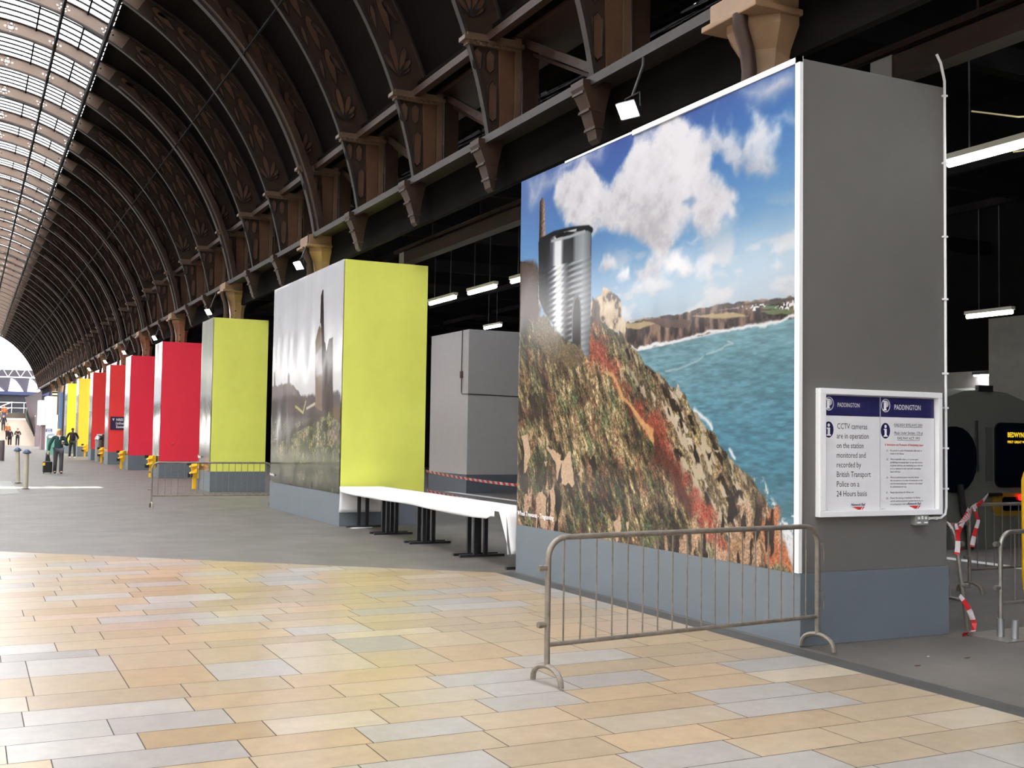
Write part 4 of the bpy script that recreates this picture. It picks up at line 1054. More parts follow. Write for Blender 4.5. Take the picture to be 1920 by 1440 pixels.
# ------------------------------------------------------------------ notice board on the grey front
NX, NZ, NW, NH = 6.19, 1.032, 1.358, 1.045
NY = 7.048
t = thing('notice_board', 'white-framed notice board holding two station notices, on the grey casing front', 'notice board', (NX, NY, NZ))
m = MB()
fr = 0.062
m.box(0, NW, -0.06, 0.0, 0, fr * 0.75); m.box(0, NW, -0.06, 0.0, NH - fr * 0.75, NH); m.box(0, fr, -0.06, 0.0, fr * 0.75, NH - fr * 0.75); m.box(NW - fr * 0.75, NW, -0.06, 0, fr * 0.75, NH - fr * 0.75)
m.build('frame', WHITE, t, bevel=0.004)
m = MB(); m.box(fr, NW - fr * 0.7, -0.02, 0, fr * 0.7, NH - fr * 0.7); m.build('backing_board', mat('backing', (190, 190, 192), 0.5), t)
def sheet(name, x0, x1, kind):
    y = -0.024
    s = MB(); s.box(x0, x1, y, y + 0.002, 0.048, NH - 0.056)
    o = s.build(name, SHEET, t)
    w = x1 - x0; top = NH - 0.056
    hd = MB(); hd.box(x0, x1, y - 0.001, y, top - 0.165, top); hd.build('header_band', NAVY, o)
    wl = MB()
    cxl, czl = x0 + 0.055, top - 0.068
    ring = [(cxl + 0.05 * math.cos(a), czl + 0.056 * math.sin(a)) for a in np.linspace(0, 2 * math.pi, 28, endpoint=False)]
    ring2 = [(cxl + 0.044 * math.cos(a), czl + 0.05 * math.sin(a)) for a in np.linspace(0, 2 * math.pi, 28, endpoint=False)]
    for i in range(28):
        j = (i + 1) % 28
        wl.add([(ring[i][0], y - .002, ring[i][1]), (ring[j][0], y - .002, ring[j][1]), (ring2[j][0], y - .002, ring2[j][1]), (ring2[i][0], y - .002, ring2[i][1])], [(0, 1, 2, 3)])
    # column-like P of the station emblem
    wl.box(cxl - 0.022, cxl + 0.006, y - .0025, y - .0015, czl - 0.034, czl + 0.026); wl.box(cxl - 0.028, cxl + 0.012, y - .0025, y - .0015, czl - 0.042, czl - 0.034)
    wl.box(cxl - 0.028, cxl + 0.012, y - .0025, y - .0015, czl + 0.028, czl + 0.04)
    for r in (0.026, 0.018, 0.01):
        a = np.linspace(-1.5, 1.6, 12)
        for i in range(11):
            p = [(cxl + 0.006 + rr * math.cos(b), czl + 0.012 + rr * math.sin(b)) for b in (a[i], a[i + 1]) for rr in (r, r - 0.005)]
            wl.add([(p[0][0], y - .002, p[0][1]), (p[1][0], y - .002, p[1][1]), (p[3][0], y - .002, p[3][1]), (p[2][0], y - .002, p[2][1])], [(0, 1, 2, 3)])
    if kind == 0: text_into(wl, 'PADDINGTON', x0 + 0.145, top - 0.092, 0.05, y - .002, width=0.235)
    else: text_into(wl, 'PADDINGTON', x0 + 0.15, top - 0.10, 0.062, y - .002, width=0.30)
    wl.build('header_lettering', WHITE, o)
    # information roundel
    nb = MB(); ci, zi = x0 + 0.052, top - 0.28
    nb.add([(ci + 0.052 * math.cos(a), y - .002, zi + 0.066 * math.sin(a)) for a in np.linspace(0, 2 * math.pi, 32, endpoint=False)], [tuple(range(32))])
    nb.build('information_roundel', NAVY, o)
    wi = MB()
    wi.add([(ci + 0.013 * math.cos(a), y - .003, zi + 0.036 + 0.014 * math.sin(a)) for a in np.linspace(0, 2 * math.pi, 14, endpoint=False)], [tuple(range(14))])
    wi.box(ci - 0.011, ci + 0.013, y - .0035, y - .003, zi - 0.04, zi + 0.016); wi.box(ci - 0.02, ci - 0.011, y - .0035, y - .003, zi + 0.006, zi + 0.016)
    wi.box(ci - 0.022, ci + 0.024, y - .0035, y - .003, zi - 0.05, zi - 0.04)
    wi.build('roundel_mark', WHITE, o)
    ink = MB(); red = MB()
    if kind == 0:
        lines = [('CCTV', 0.115), ('are in operation', 0.345), ('on the station', 0.29), ('monitored and', 0.31), ('recorded by', 0.26), ('British Transport', 0.365), ('Police on a', 0.24), ('24 Hours basis', 0.325)]
        z = top - 0.272
        for i, (s_, w_) in enumerate(lines):
            xx = x0 + 0.14 - 0.0 * i
            if i == 0:
                text_into(ink, 'CCTV cameras', xx, z, 0.066, y - .002, width=0.325)
            else:
                text_into(ink, s_, xx - 0.004, z, 0.066, y - .002, width=w_)
            z -= 0.079
    else:
        xx = x0 + 0.15
        for s_, dz, w_ in (('RAILWAY BYELAWS 2001', 0.24, 0.32), ('Made Under Section. 129 of', 0.307, 0.325), ('RAILWAY ACT 1993', 0.352, 0.255)):
            xs = xx + (0.035 if '1993' in s_ else 0)
            text_into(ink, s_, xs, top - dz, 0.034, y - .002, width=w_); ink.box(xs, xs + w_, y - .002, y - .0015, top - dz - 0.008, top - dz - 0.0055)
        text_into(red, '6. Intoxication and Possession of Intoxicating Liquor', x0 + 0.045, top - 0.405, 0.026, y - .002, width=0.44, bold=0.0004)
        paras = [('(1)', ['No person in a state of intoxication shall enter or', 'remain on the Railway.']),
                 ('(2)', ['Where reasonable notice is, or has been given', 'prohibiting intoxicating liquor on any train service,', 'no person shall have any intoxicating liquor with him', 'on it, or attempt to enter such with intoxicating', 'liquor with him.']),
                 ('(3)', ['Where an authorised person reasonably believes', 'that any person is in a state of intoxication or has', 'with him intoxicating liquor contrary to this byelaw', 'the authorised person may:']),
                 ('(i)', ['Require him to leave the Railway; and']),
                 ('(ii)', ['Prevent him entering or remaining on the Railway', 'until the authorised person is satisfied that he has no', 'intoxicating liquor with him.'])]
        z = top - 0.452
        for nme, ls in paras:
            text_into(ink, nme, x0 + 0.06, z, 0.019, y - .002)
            for l in ls:
                text_into(ink, l, x0 + 0.105, z, 0.0205, y - .002, width=min(0.37, 0.0071 * len(l))); z -= 0.0262
            z -= 0.021
    ink.build('lettering', INK, o)
    if red.v: red.build('heading_lettering', RED_INK, o)
    # operator's mark
    nk = MB(); xr = x0 + (0.29 if kind == 0 else 0.30); zr = 0.085
    text_into(nk, 'Network Rail', xr, zr, 0.03, y - .002, italic=True, width=0.155, bold=0.0006); nk.build('operator_lettering', NAVY, o)
    rm = MB()
    for a, b in (((0.012, 0), (0.10, 0)), ((0.108, 0), (0.126, 0)), ((0.134, 0), (0.15, 0))):
        rm.add([(xr + a[0], y - .002, zr - 0.008), (xr + b[0], y - .002, zr - 0.008), (xr + b[0] - 0.012 + (0.02 if a[0] < 0.05 else -0.012), y - .002, zr - 0.032), (xr + (0.08 if a[0] < 0.05 else a[0] - 0.02), y - .002, zr - 0.032)], [(0, 1, 2, 3)])
    rm.build('operator_mark', RED_INK, o)
    text_into(fn := MB(), 'Page 1/1', x0 + 0.006, 0.052, 0.012, y - .002); fn.build('small_print', INK, o)
sheet('notice_sheet', fr + 0.003, 0.672, 0)
sheet('notice_sheet', 0.682, NW - fr * 0.7 - 0.022, 1)
m = MB(); m.box(0.672, 0.682, -0.021, -0.02, 0.05, NH - 0.06); m.build('gap_strip', mat('backing', (190, 190, 192)), t)

# conduit and socket
t = thing('conduit', 'thin white conduit running down the edge of the grey casing front', 'conduit', (7.63, NY, 0))
m = MB()
m.tube([(-0.11, -0.03, 5.05), (-0.06, -0.03, 4.98), (-0.005, -0.02, 4.83), (0.0, -0.016, 4.72), (0.004, -0.016, 1.09), (-0.01, -0.016, 1.03), (-0.06, -0.016, 1.0), (-0.28, -0.016, 0.998)], 0.0115, 8)
m.build('pipe', WHITE, t, smooth=True)
for z in (4.7, 4.1, 3.45, 2.9, 2.25, 1.95, 1.6, 1.25):
    m = MB(); m.box(-0.022, 0.024, -0.03, 0, z - 0.008, z + 0.008); m.build('clip', WHITE, t)
for x in (-0.12, -0.21):
    m = MB(); m.box(x - 0.008, x + 0.008, -0.03, 0, 0.985, 1.012); m.build('clip', WHITE, t)
t = thing('wall_socket', 'grey metal double socket under the notice board', 'socket', (7.235, NY, 0.945))
m = MB(); m.box(0, 0.15, -0.055, 0, 0, 0.085); m.build('socket_box', mat('socket_grey', (134, 134, 130), 0.45), t, bevel=0.004)
m = MB()
for x in (0.025, 0.105):
    m.box(x, x + 0.026, -0.057, -0.055, 0.05, 0.072); m.box(x - 0.008, x + 0.034, -0.057, -0.055, 0.016, 0.028)
m.box(0.066, 0.086, -0.059, -0.055, 0.05, 0.078); m.build('faceplate', WHITE, t)

# signs on the red casings
t = thing('direction_sign', 'navy three-line direction sign with a white arrow on the red casing', 'sign', (6.1, 56.235, 1.66))
m = MB(); m.box(0, 1.26, -0.03, 0, 0, 0.63); m.build('sign_plate', mat('navy_plate', (44, 36, 72), 0.4), t)
m = MB()
text_into(m, 'NRES Robertson', 0.26, 0.43, 0.17, -0.034, width=0.96, bold=0.004); text_into(m, '(other stops for', 0.24, 0.26, 0.17, -0.034, width=0.98, bold=0.004); text_into(m, 'Eastern Road', 0.26, 0.09, 0.17, -0.034, width=0.84, bold=0.004)
m.add([(0.08, -0.034, 0.54), (0.19, -0.034, 0.54), (0.135, -0.034, 0.42)], [(0, 1, 2)])
m.build('lettering', WHITE, t)
t = thing('small_notice', 'small white notice with a dark square on the farther red casing', 'notice', (6.3, 64.318, 1.12))
m = MB(); m.box(0, 0.42, -0.03, 0, 0, 0.3); m.build('sheet', WHITE, t)
m = MB(); m.box(0.12, 0.34, -0.033, -0.03, 0.06, 0.22); m.build('picture', mat('notice_blue', (70, 70, 96), 0.5), t)

# ------------------------------------------------------------------ crowd barriers
def barrier(label, L=2.56, nb=18, H=0.97, feet=True, name='crowd_barrier', steel=None, bent=True):
    st = steel or GALV_W
    t = thing(name, label, 'crowd barrier')
    r = 0.02; ra = 0.14
    zf = 0.12 if feet else 0.0
    pts = [(0, 0, zf)]
    pts += [(0, 0, H - ra)] + [(ra - ra * math.cos(a), 0, H - ra + ra * math.sin(a)) for a in np.linspace(0.2, math.pi / 2, 7)]
    pts += [(L - ra + ra * math.sin(a), 0, H - ra + ra * math.cos(a)) for a in np.linspace(0, math.pi / 2 - 0.2, 7)] + [(L, 0, H - ra), (L, 0, zf)]
    m = MB(); m.tube(pts, r, 10); m.build('frame', st, t, smooth=True)
    m = MB(); m.tube([(0, 0, 0.265), (L, 0, 0.265)], 0.016, 8); m.build('bottom_rail', st, t, smooth=True)
    for k in range(nb):
        x = L * (k + 0.95) / (nb + 0.9)
        m = MB()
        if bent and k == 1: m.tube([(x - 0.005, 0, H), (x, 0.004, 0.62), (x + 0.012, 0.006, 0.45), (x, 0, 0.265)], 0.006, 6)
        else: m.tube([(x, 0, H - 0.005), (x, 0, 0.265)], 0.006, 6)
        m.build('upright_bar', st, t)
    for x in (0, L):
        if feet:
            m = MB(); m.tube([(x, 0.165 * math.cos(a), 0.012 + 0.115 * math.sin(a) ** 0.8 if math.sin(a) > 0 else 0.012) for a in np.linspace(0, math.pi, 15)], 0.019, 8)
            m.build('foot', st, t, smooth=True)
    for z in (0.40, 0.77):
        m = MB(); m.tube([(-0.015, 0, z), (-0.075, 0, z)], 0.02, 8); m.tube([(-0.055, 0, z - 0.02), (-0.055, 0, z + 0.02)], 0.016, 8); m.build('socket', st, t, smooth=True)
        m = MB(); m.tube([(L + 0.015, 0, z + 0.06), (L + 0.06, 0, z + 0.06), (L + 0.07, 0, z + 0.03), (L + 0.075, 0, z - 0.09)], 0.006, 6); m.build('hook', st, t, smooth=True)
    return t
GB = 'steel crowd barriers'
b1 = barrier('worn steel crowd barrier standing on the stone paving before the cliff poster', 2.562)
d = Vector((6.042 - 3.49, 6.845 - 6.563, 0))
b1.location = (3.49, 6.563, 0.008); b1.rotation_euler = (0, 0, math.atan2(d.y, d.x)); b1['group'] = GB
b2 = dup(b1, (3.55, 24.67, 0), 'steel crowd barrier standing on the asphalt before the lime casing and the yellow post', (0, 0, 0)); 
b3 = barrier('steel crowd barrier leaning against the end of the grey casing, tape wound round it', 2.4, 15, 0.95, feet=False, steel=GALV); b3.location = (7.875, 7.02, 0.02); b3['group'] = GB
b3.rotation_euler = Matrix(((0, -math.cos(R(10)), -math.sin(R(10))), (1, 0, 0), (0, -math.sin(R(10)), math.cos(R(10))))).to_euler()
b4 = dup(b1, (10.1, 9.0, 0), 'steel crowd barrier standing in shade behind the leaning barrier, tape tied to its corner', (0, 0, 0.03))
for b in (b4,): b.scale = (1, 1, 0.68)
b4.scale = (1, 1, 1)
b5 = barrier('bright galvanised barrier socketed into a flat steel base plate', 2.4, 11, 0.87, feet=False, steel=GALV, bent=False)
b5.location = (7.96, 6.75, 0.02); b5['group'] = GB; b5.rotation_euler = (0, 0, 0.05)
b4.location = (9.9, 8.8, -0.0)
m = MB(); m.box(-0.2, 0.62, -0.22, 0.24, -0.02, -0.012); m.build('base_plate', GALV, b5)
m = MB(); m.tube([(0, 0, -0.012), (0, 0, 0.14)], 0.031, 12); m.tube([(0.02, -0.12, -0.012), (0.03, -0.12, 0.14)], 0.031, 12); m.v[len(m.v) // 2:] = [(x - 0.0, y, z) for x, y, z in m.v[len(m.v) // 2:]]
m.build('base_socket', mat('bright_zinc', (176, 178, 182), 0.3, metal=0.8), b5, smooth=True)

# barrier tape
def tape_mat():
    mm = bpy.data.materials.new('barrier_tape'); mm.use_nodes = True
    nt = mm.node_tree; b = nt.nodes['Principled BSDF']; b.inputs['Roughness'].default_value = 0.4
    uv = nt.nodes.new('ShaderNodeUVMap'); uv.uv_map = 'UVMap'
    w = nt.nodes.new('ShaderNodeTexWave'); w.inputs['Scale'].default_value = 1.6; w.wave_profile = 'SIN'
    nt.links.new(uv.outputs[0], w.inputs['Vector'])
    r = nt.nodes.new('ShaderNodeValToRGB'); r.color_ramp.interpolation = 'CONSTANT'
    r.color_ramp.elements[0].color = rgb((196, 188, 190)); r.color_ramp.elements[1].color = rgb((188, 34, 38)); r.color_ramp.elements[1].position = 0.5
    nt.links.new(w.outputs['Fac'], r.inputs[0]); nt.links.new(r.outputs[0], b.inputs['Base Color'])
    return mm
TAPE = tape_mat()
def ribbon(mbv, mbf, mbu, pts, w, twist=0.0):
    s = 0; k = len(mbv)
    for i, p in enumerate(pts):
        p = Vector(p)
        if i: s += (p - Vector(pts[i - 1])).length
        a = twist * i
        t_ = (Vector(pts[min(i + 1, len(pts) - 1)]) - Vector(pts[max(i - 1, 0)])).normalized()
        side = t_.cross(Vector((0.3, -1, 0.1))).normalized()
        nn = t_.cross(side)
        q = side * math.cos(a) + nn * math.sin(a)
        mbv += [tuple(p + q * w / 2), tuple(p - q * w / 2)]; mbu += [(s, 0), (s, 0.05)]
    for i in range(len(pts) - 1): mbf.append((k + 2 * i, k + 2 * i + 1, k + 2 * i + 3, k + 2 * i + 2))
def tape(name, label, strands, w=0.05):
    v, f, u = [], [], []
    for pts, tw in strands: ribbon(v, f, u, pts, w, tw)
    me = bpy.data.meshes.new(name); me.from_pydata(v, [], f)
    ul = me.uv_layers.new(name='UVMap')
    for l in me.loops: ul.data[l.index].uv = u[l.vertex_index]
    me.materials.append(TAPE)
    o = bpy.data.objects.new(name, me); COL.objects.link(o)
    sm = o.modifiers.new('thickness', 'SOLIDIFY'); sm.thickness = 0.002
    return tag(o, label, 'barrier tape')
def sag(p, q, d, n=14): return [tuple(Vector(p).lerp(Vector(q), i / n) - Vector((0, 0, d * 4 * (i / n) * (1 - i / n)))) for i in range(n + 1)]
tape('barrier_tape', 'red and white tape strung across the gap above the clothed tables', [(sag((7.62, 19.16, 0.98), (7.7, 12.1, 0.98), 0.09), 0.02)])
tape('barrier_tape', 'low red and white tape just above the cloth, close to the cliff poster', [(sag((7.62, 19.1, 0.62), (7.7, 12.1, 0.60), 0.06), 0.05)])
tape('barrier_tape', 'torn red and white tape from the leaning barrier to the shaded barrier', [
    (sag((7.68, 7.03, 0.93), (9.93, 8.78, 0.93), 0.05), 0.25),
    ([(9.93, 8.77, 0.95), (9.97, 8.74, 0.8), (9.9, 8.73, 0.66), (9.86, 8.73, 0.52)], 0.3),
    ([(9.93, 8.77, 0.93), (10.05, 8.74, 1.02), (10.12, 8.73, 1.1)], 0.2),
    ([(9.85, 8.76, 0.93), (9.74, 8.74, 0.8), (9.62, 8.73, 0.62), (9.68, 8.73, 0.48)], 0.4)])
tape('barrier_tape', 'crumpled red and white tape hanging down the leaning barrier to the floor', [
    ([(7.69, 6.98, 0.95), (7.70, 6.965, 0.86), (7.69, 6.96, 0.76), (7.685, 6.965, 0.69)], 0.35),
    ([(7.7, 6.95, 0.34), (7.74, 6.93, 0.28), (7.79, 6.92, 0.2), (7.84, 6.92, 0.1), (7.83, 6.92, 0.03), (7.74, 6.9, 0.02), (7.68, 6.9, 0.012)], 0.45)], 0.045)

# yellow trolley frame at the edge of the picture
t = thing('trolley_frame', 'orange yellow tubular trolley end frame standing behind the galvanised barrier', 'trolley', (9.72, 7.95, 0))
m = MB()
m.tube([(0.03, 0, 0.12), (0, 0, 0.3), (0, 0, 1.28), (0.03, 0, 1.35), (0.1, 0, 1.38), (0.7, 0, 1.38), (0.77, 0, 1.35), (0.8, 0, 1.28), (0.8, 0, 0.12)], 0.022, 8); m.build('hoop', YELLOW, t, smooth=True)
m = MB()
for z in (0.18, 0.72, 1.07, 1.3): m.tube([(0, 0, z), (0.8, 0, z)], 0.017, 8)
m.build('cross_rail', YELLOW, t, smooth=True)
m = MB(); m.tube([(0.03, 0, 0.12), (0.77, 0, 0.12)], 0.022, 8); m.build('bottom_bar', YELLOW, t, smooth=True)
for x in (0.08, 0.72):
    m = MB(); m.lathe([(0.05, -0.015), (0.055, 0), (0.05, 0.015)], (0, 0, 0), 14); m.v = [(x + z_, x_, 0.056 + y_) for x_, y_, z_ in m.v]; m.build('wheel', PLASTIC, t)

# ------------------------------------------------------------------ folding tables in a row under one cloth
ys_t = [(12.40, 13.9), (14.06, 15.8), (15.96, 17.42), (17.58, 18.92)]
tabs = []
for i, (a, b) in enumerate(ys_t):
    labs = ['folding table under the cloth nearest the cliff poster, mostly hidden', 'folding table under the cloth, second from the cliff poster', 'folding table under the cloth, second from the lime casing', 'folding table under the cloth right beside the lime casing']
    t = thing('folding_table', labs[i], 'table', (6.0, a, 0), 'folding tables under the white cloth')
    m = MB(); m.box(0.0, 0.68, -0.06, b - a + 0.06, 0.68, 0.705); m.build('table_top', mat('table_board', (170, 150, 120), 0.5), t)
    for y in (0.03, b - a - 0.03):
        m = MB()
        for x in (0.25, 0.40): m.box(x - 0.028, x + 0.028, y - 0.022, y + 0.022, 0.03, 0.68)
        m.box(0.02, 0.68, y - 0.025, y + 0.025, 0.0, 0.035)
        m.build('leg', BLACK, t)
    tabs.append(t)
# cloth: top, front and back drops, and the two end drops
x0, x1, ya, yb, zt = 5.94, 6.72, 12.27, 19.02, 0.712
vs, fs = [], []
def grid(fn, nu, nv):
    k = len(vs)
    for j in range(nv + 1):
        for i in range(nu + 1): vs.append(fn(i / nu, j / nv))
    for j in range(nv):
        for i in range(nu):
            q = k + j * (nu + 1) + i; fs.append((q, q + 1, q + nu + 2, q + nu + 1))
grid(lambda a, b: (x0 + (x1 - x0) * a, ya + (yb - ya) * b, zt + 0.002 * math.sin(b * 40 + a * 5)), 6, 60)
fd = lambda b: 0.10 + 0.025 * math.sin(b * 9) * (1 - b) + 0.015 * math.sin(b * 3.0)
grid(lambda a, b: (x0 - 0.012 - 0.012 * a * math.sin(b * 23), ya + 0.32 + (yb - ya - 0.32) * b, zt - a * fd(b) * (1 if b > 0.03 else 0.7)), 4, 60)
grid(lambda a, b: (x1 + 0.01 + 0.01 * a * math.sin(b * 17), ya + (yb - ya) * b, zt - a * 0.12), 3, 40)
grid(lambda a, b: (x0 + (x1 - x0) * a, yb + 0.015 + 0.04 * b * b + 0.01 * math.sin(a * 9 + 2) * b, zt - 0.46 * b), 14, 8)
grid(lambda a, b: (x0 - 0.012 + (x1 - x0) * a + 0.05 * b * (1 - a), ya - 0.01 - 0.05 * b + 0.012 * math.sin(a * 8) * b, zt - 0.50 * b), 14, 8)
grid(lambda a, b: (x0 - 0.012 + 0.03 * b * a, ya - 0.01 - 0.05 * b + (0.2 * (1 - b)) * a, zt - 0.5 * b), 3, 8)
me = bpy.data.meshes.new('tablecloth'); me.from_pydata(vs, [], fs)
me.polygons.foreach_set('use_smooth', [True] * len(me.polygons))
me.materials.append(CLOTH)
o = bpy.data.objects.new('tablecloth', me); COL.objects.link(o)
sm = o.modifiers.new('thickness', 'SOLIDIFY'); sm.thickness = 0.003
tag(o, 'long white cloth draped over the row of folding tables', 'tablecloth')
m = MB(); m.prism([(6.06, 18.62), (6.42, 18.7), (6.5, 18.85), (6.2, 18.95), (6.04, 18.75)], 'z', 0.001, 0.004)
tag(m.build('paper_scrap', WHITE), 'white scrap of paper on the floor under the cloth by the lime casing', 'paper')

# ------------------------------------------------------------------ yellow posts, bollards, pedestals
def yellow_post(lab):
    t = thing('yellow_post', lab, 'post', group='yellow hooded posts beside the casings')
    m = MB(); m.box(-0.05, 0.05, -0.04, 0.04, 0, 0.45); m.build('post', YELLOW, t, bevel=0.01)
    m = MB(); m.prism([(-0.02, 0.36), (0.10, 0.30), (0.16, 0.34), (0.17, 0.42), (0.17, 0.76), (0.10, 0.78), (-0.06, 0.76), (-0.10, 0.6), (-0.06, 0.44)], 'y', -0.09, 0.07); m.build('body', YELLOW, t, bevel=0.015)
    for z in (0.66, 0.47):
        m = MB(); m.add([(0.04, -0.17, z), (-0.17, -0.19, z - 0.03), (-0.15, 0.05, z - 0.03), (0.04, 0.07, z), (0.06, -0.12, z + 0.11), (-0.12, -0.13, z + 0.02), (-0.11, 0.03, z + 0.02), (0.06, 0.06, z + 0.11)], [(3, 2, 1, 0), (4, 5, 6, 7), (0, 1, 5, 4), (1, 2, 6, 5), (2, 3, 7, 6), (3, 0, 4, 7)])
        m.build('hood', YELLOW, t, bevel=0.008)
    m = MB(); m.box(-0.2, -0.04, 0.03, 0.12, 0.68, 0.78); m.build('cap_block', PLASTIC, t)
    m = MB(); m.box(-0.19, -0.06, -0.06, 0.1, 0.34, 0.46); m.build('lower_block', PLASTIC, t)
    m = MB(); m.box(0.17, 0.21, -0.05, 0.05, 0.38, 0.76); m.build('edge_strip', PLASTIC, t)
    return t
yp = yellow_post('yellow hooded post seen through the standing crowd barrier')
spots = [((5.85, 32.6, 0), None), ((5.83, 40.95, 0), 'yellow hooded post beside the crimson casing next to the lime one'), ((5.9, 49.9, 0), 'yellow hooded post beside the second crimson casing'), ((5.98, 58.6, 0), 'yellow hooded post beside the red casing with the navy sign'), ((6.3, 71.6, 0), 'yellow hooded post before the golden casing')]
for i, (loc, lab) in enumerate(spots):
    o = yp if i == 0 else dup(yp, loc, lab)
    o.location = loc
    if i == 4: o.location.x = 6.36
BOLL = mat('bollard_grey', (176, 168, 150), 0.5, var=0.1)
BCAP = mat('bollard_blue', (52, 72, 104), 0.45)
def bollard(lab):
    t = thing('bollard', lab, 'bollard', group='bollards on the concourse')
    m = MB(); m.lathe([(0.062, 0), (0.06, 0.9), (0.058, 1.0)], (0, 0, 0), 16); m.build('shaft', BOLL, t, smooth=True)
    m = MB(); m.lathe([(0.06, 0.96), (0.115, 0.985), (0.11, 1.01), (0.05, 1.07), (0.015, 1.09)], (0, 0, 0), 14); m.build('bollard_cap', BCAP, t, smooth=True)
    m = MB(); m.lathe([(0.1, 0), (0.1, 0.012), (0.075, 0.02)], (0, 0, 0), 16); m.build('base_ring', IRON_D, t)
    return t
bo = bollard('pale bollard with a blue cap standing in the strip of sunlight')
bo.location = (1.471, 33.25, 0)
o = dup(bo, (1.41, 36.8, 0), 'slimmer grey-brown bollard with a blue cap just behind the sunlit bollard'); o.rotation_euler = (0, R(-2.5), 0)
t = thing('square_bollard', 'dark flat-topped bollard farther off by the ramp', 'bollard', (1.57, 62.3, 0))
m = MB(); m.lathe([(0.14, 0), (0.14, 1.0), (0.12, 1.04)], (0, 0, 0), 12); m.build('shaft', mat('mauve_grey', (92, 84, 86), 0.5), t)
m = MB(); m.lathe([(0.12, 1.04), (0.12, 1.08)], (0, 0, 0), 12); m.build('top_plate', WHITE, t)
t = thing('pedestal_bin', 'grey pedestal bin with a domed steel lid between the red casings', 'bin', (6.12, 61.5, 0))
m = MB(); m.lathe([(0.16, 0), (0.16, 1.1), (0.15, 1.14)], (0, 0, 0), 16); m.build('body', mat('bin_grey', (130, 134, 132), 0.5), t, smooth=True)
m = MB(); m.lathe([(0.19, 1.14), (0.19, 1.2), (0.15, 1.3), (0.05, 1.36)], (0, 0, 0), 16); m.build('lid', mat('steel', (190, 190, 200), 0.25, metal=0.9), t, smooth=True)
m = MB(); m.box(0.17, 0.36, -0.04, 0.04, 0.75, 1.42); m.build('side_board', mat('olive_dark', (62, 58, 46), 0.6), t)
t = thing('litter_bin', 'teal round-topped litter bin behind the person in green', 'bin', (4.9, 78.0, 0))
m = MB(); m.lathe([(0.3, 0), (0.31, 0.95), (0.3, 1.05)], (0, 0, 0), 16); m.build('body', mat('teal', (80, 142, 128), 0.5), t, smooth=True)
m = MB(); m.lathe([(0.33, 1.05), (0.33, 1.16), (0.26, 1.32), (0.08, 1.38)], (0, 0, 0), 16); m.build('lid', mat('bin_lid', (120, 136, 146), 0.35), t, smooth=True)
m = MB(); m.box(-0.2, 0.2, -0.335, -0.28, 1.08, 1.2); m.build('opening_flap', WHITE, t)

# ------------------------------------------------------------------ floodlights under the arcade beam, strip lights in the aisle
def flood(lab):
    t = thing('floodlight', lab, 'floodlight', group='floodlights under the arcade beam')
    e = Matrix.Rotation(R(-62), 4, 'Y') @ Matrix.Identity(4)
    rot = Matrix.Rotation(R(20), 4, 'Z') @ Matrix.Rotation(R(-35), 4, 'Y')
    def put(mb): mb.v = [tuple(rot @ Vector(p)) for p in mb.v]; return mb
    m = MB(); m.add([(0.12, -0.08, -0.06), (0.12, 0.08, -0.06), (0.12, 0.08, 0.06), (0.12, -0.08, 0.06), (-0.04, -0.13, -0.1), (-0.04, 0.13, -0.1), (-0.04, 0.13, 0.1), (-0.04, -0.13, 0.1)], [(0, 1, 2, 3), (7, 6, 5, 4), (0, 4, 5, 1), (1, 5, 6, 2), (2, 6, 7, 3), (3, 7, 4, 0)])
    put(m).build('housing', PLASTIC, t)
    m = MB(); m.box(-0.048, -0.04, -0.115, 0.115, -0.085, 0.085); put(m).build('lens', LAMP_ON, t)
    m = MB(); m.tube([(0.04, -0.15, 0), (0.04, -0.15, 0.15), (0.04, 0.15, 0.15), (0.04, 0.15, 0)], 0.01, 6); m.tube([(0.04, 0, 0.15), (0.17, 0, 0.5), (0.17, 0, 0.68)], 0.016, 6); m.build('bracket', PLASTIC, t)
    return t
fl = flood('lit floodlight above the cliff poster')
fspots = [((6.3, 10.12, 5.2), None), ((6.18, 22.98, 5.2), 'lit floodlight above the ruined chimney poster'), ((6.3, 33.4, 5.2), 'lit floodlight above the lime casing behind the barrier'), ((6.3, 44.0, 5.2), 'lit floodlight between the two crimson casings'), ((6.3, 53.2, 5.2), 'lit floodlight between crimson and red casings'), ((6.3, 61.0, 5.2), 'lit floodlight between the two red casings'), ((6.3, 69.4, 5.2), 'lit floodlight between red and golden casings'), ((6.3, 78.0, 5.2), 'lit floodlight between golden and lemon casings')]
for i, (loc, lab) in enumerate(fspots):
    o = fl if i == 0 else dup(fl, loc, lab)
    o.location = loc
def strip_light(lab, loc, L, rz=0.0, dim=False):
    t = thing('strip_light', lab, 'strip light', loc, 'fluorescent strips in the dark aisle', rz)
    m = MB(); m.box(-0.05, 0.05, 0, L, 0.04, 0.1); m.build('batten', mat('batten', (150, 146, 130), 0.5), t)
    m = MB(); m.tube([(0, 0.03, 0), (0, L - 0.03, 0)], 0.038, 10); m.build('tube', TUBE_ON, t, smooth=True)
    for y in (0.3, L - 0.3):
        m = MB(); m.tube([(0, y, 0.1), (0, y, 6.0 - loc[2])], 0.01, 6); m.build('hanger', PLASTIC, t)
strip_light('large lit strip light beside the edge of the grey casing front', (9.25, 5.9, 4.6), 2.6)
strip_light('lit strip light closest to the lime casing', (9.27, 21.8, 4.6), 1.5)
strip_light('lit strip light between its neighbours above the pale grey casing', (9.27, 19.78, 4.6), 1.35)
strip_light('lit strip light half hidden by the cliff poster', (9.27, 17.6, 4.6), 1.5)
strip_light('small dim strip light just over the pale grey casing', (14.2, 29.9, 4.95), 1.2)
strip_light('lit strip light over the train', (16.7, 13.85, 4.0), 1.05)
t = thing('wall_lamp', 'small lit lamp on the pale wall above the train roof', 'wall lamp', (20.7, 18.0, 3.2))
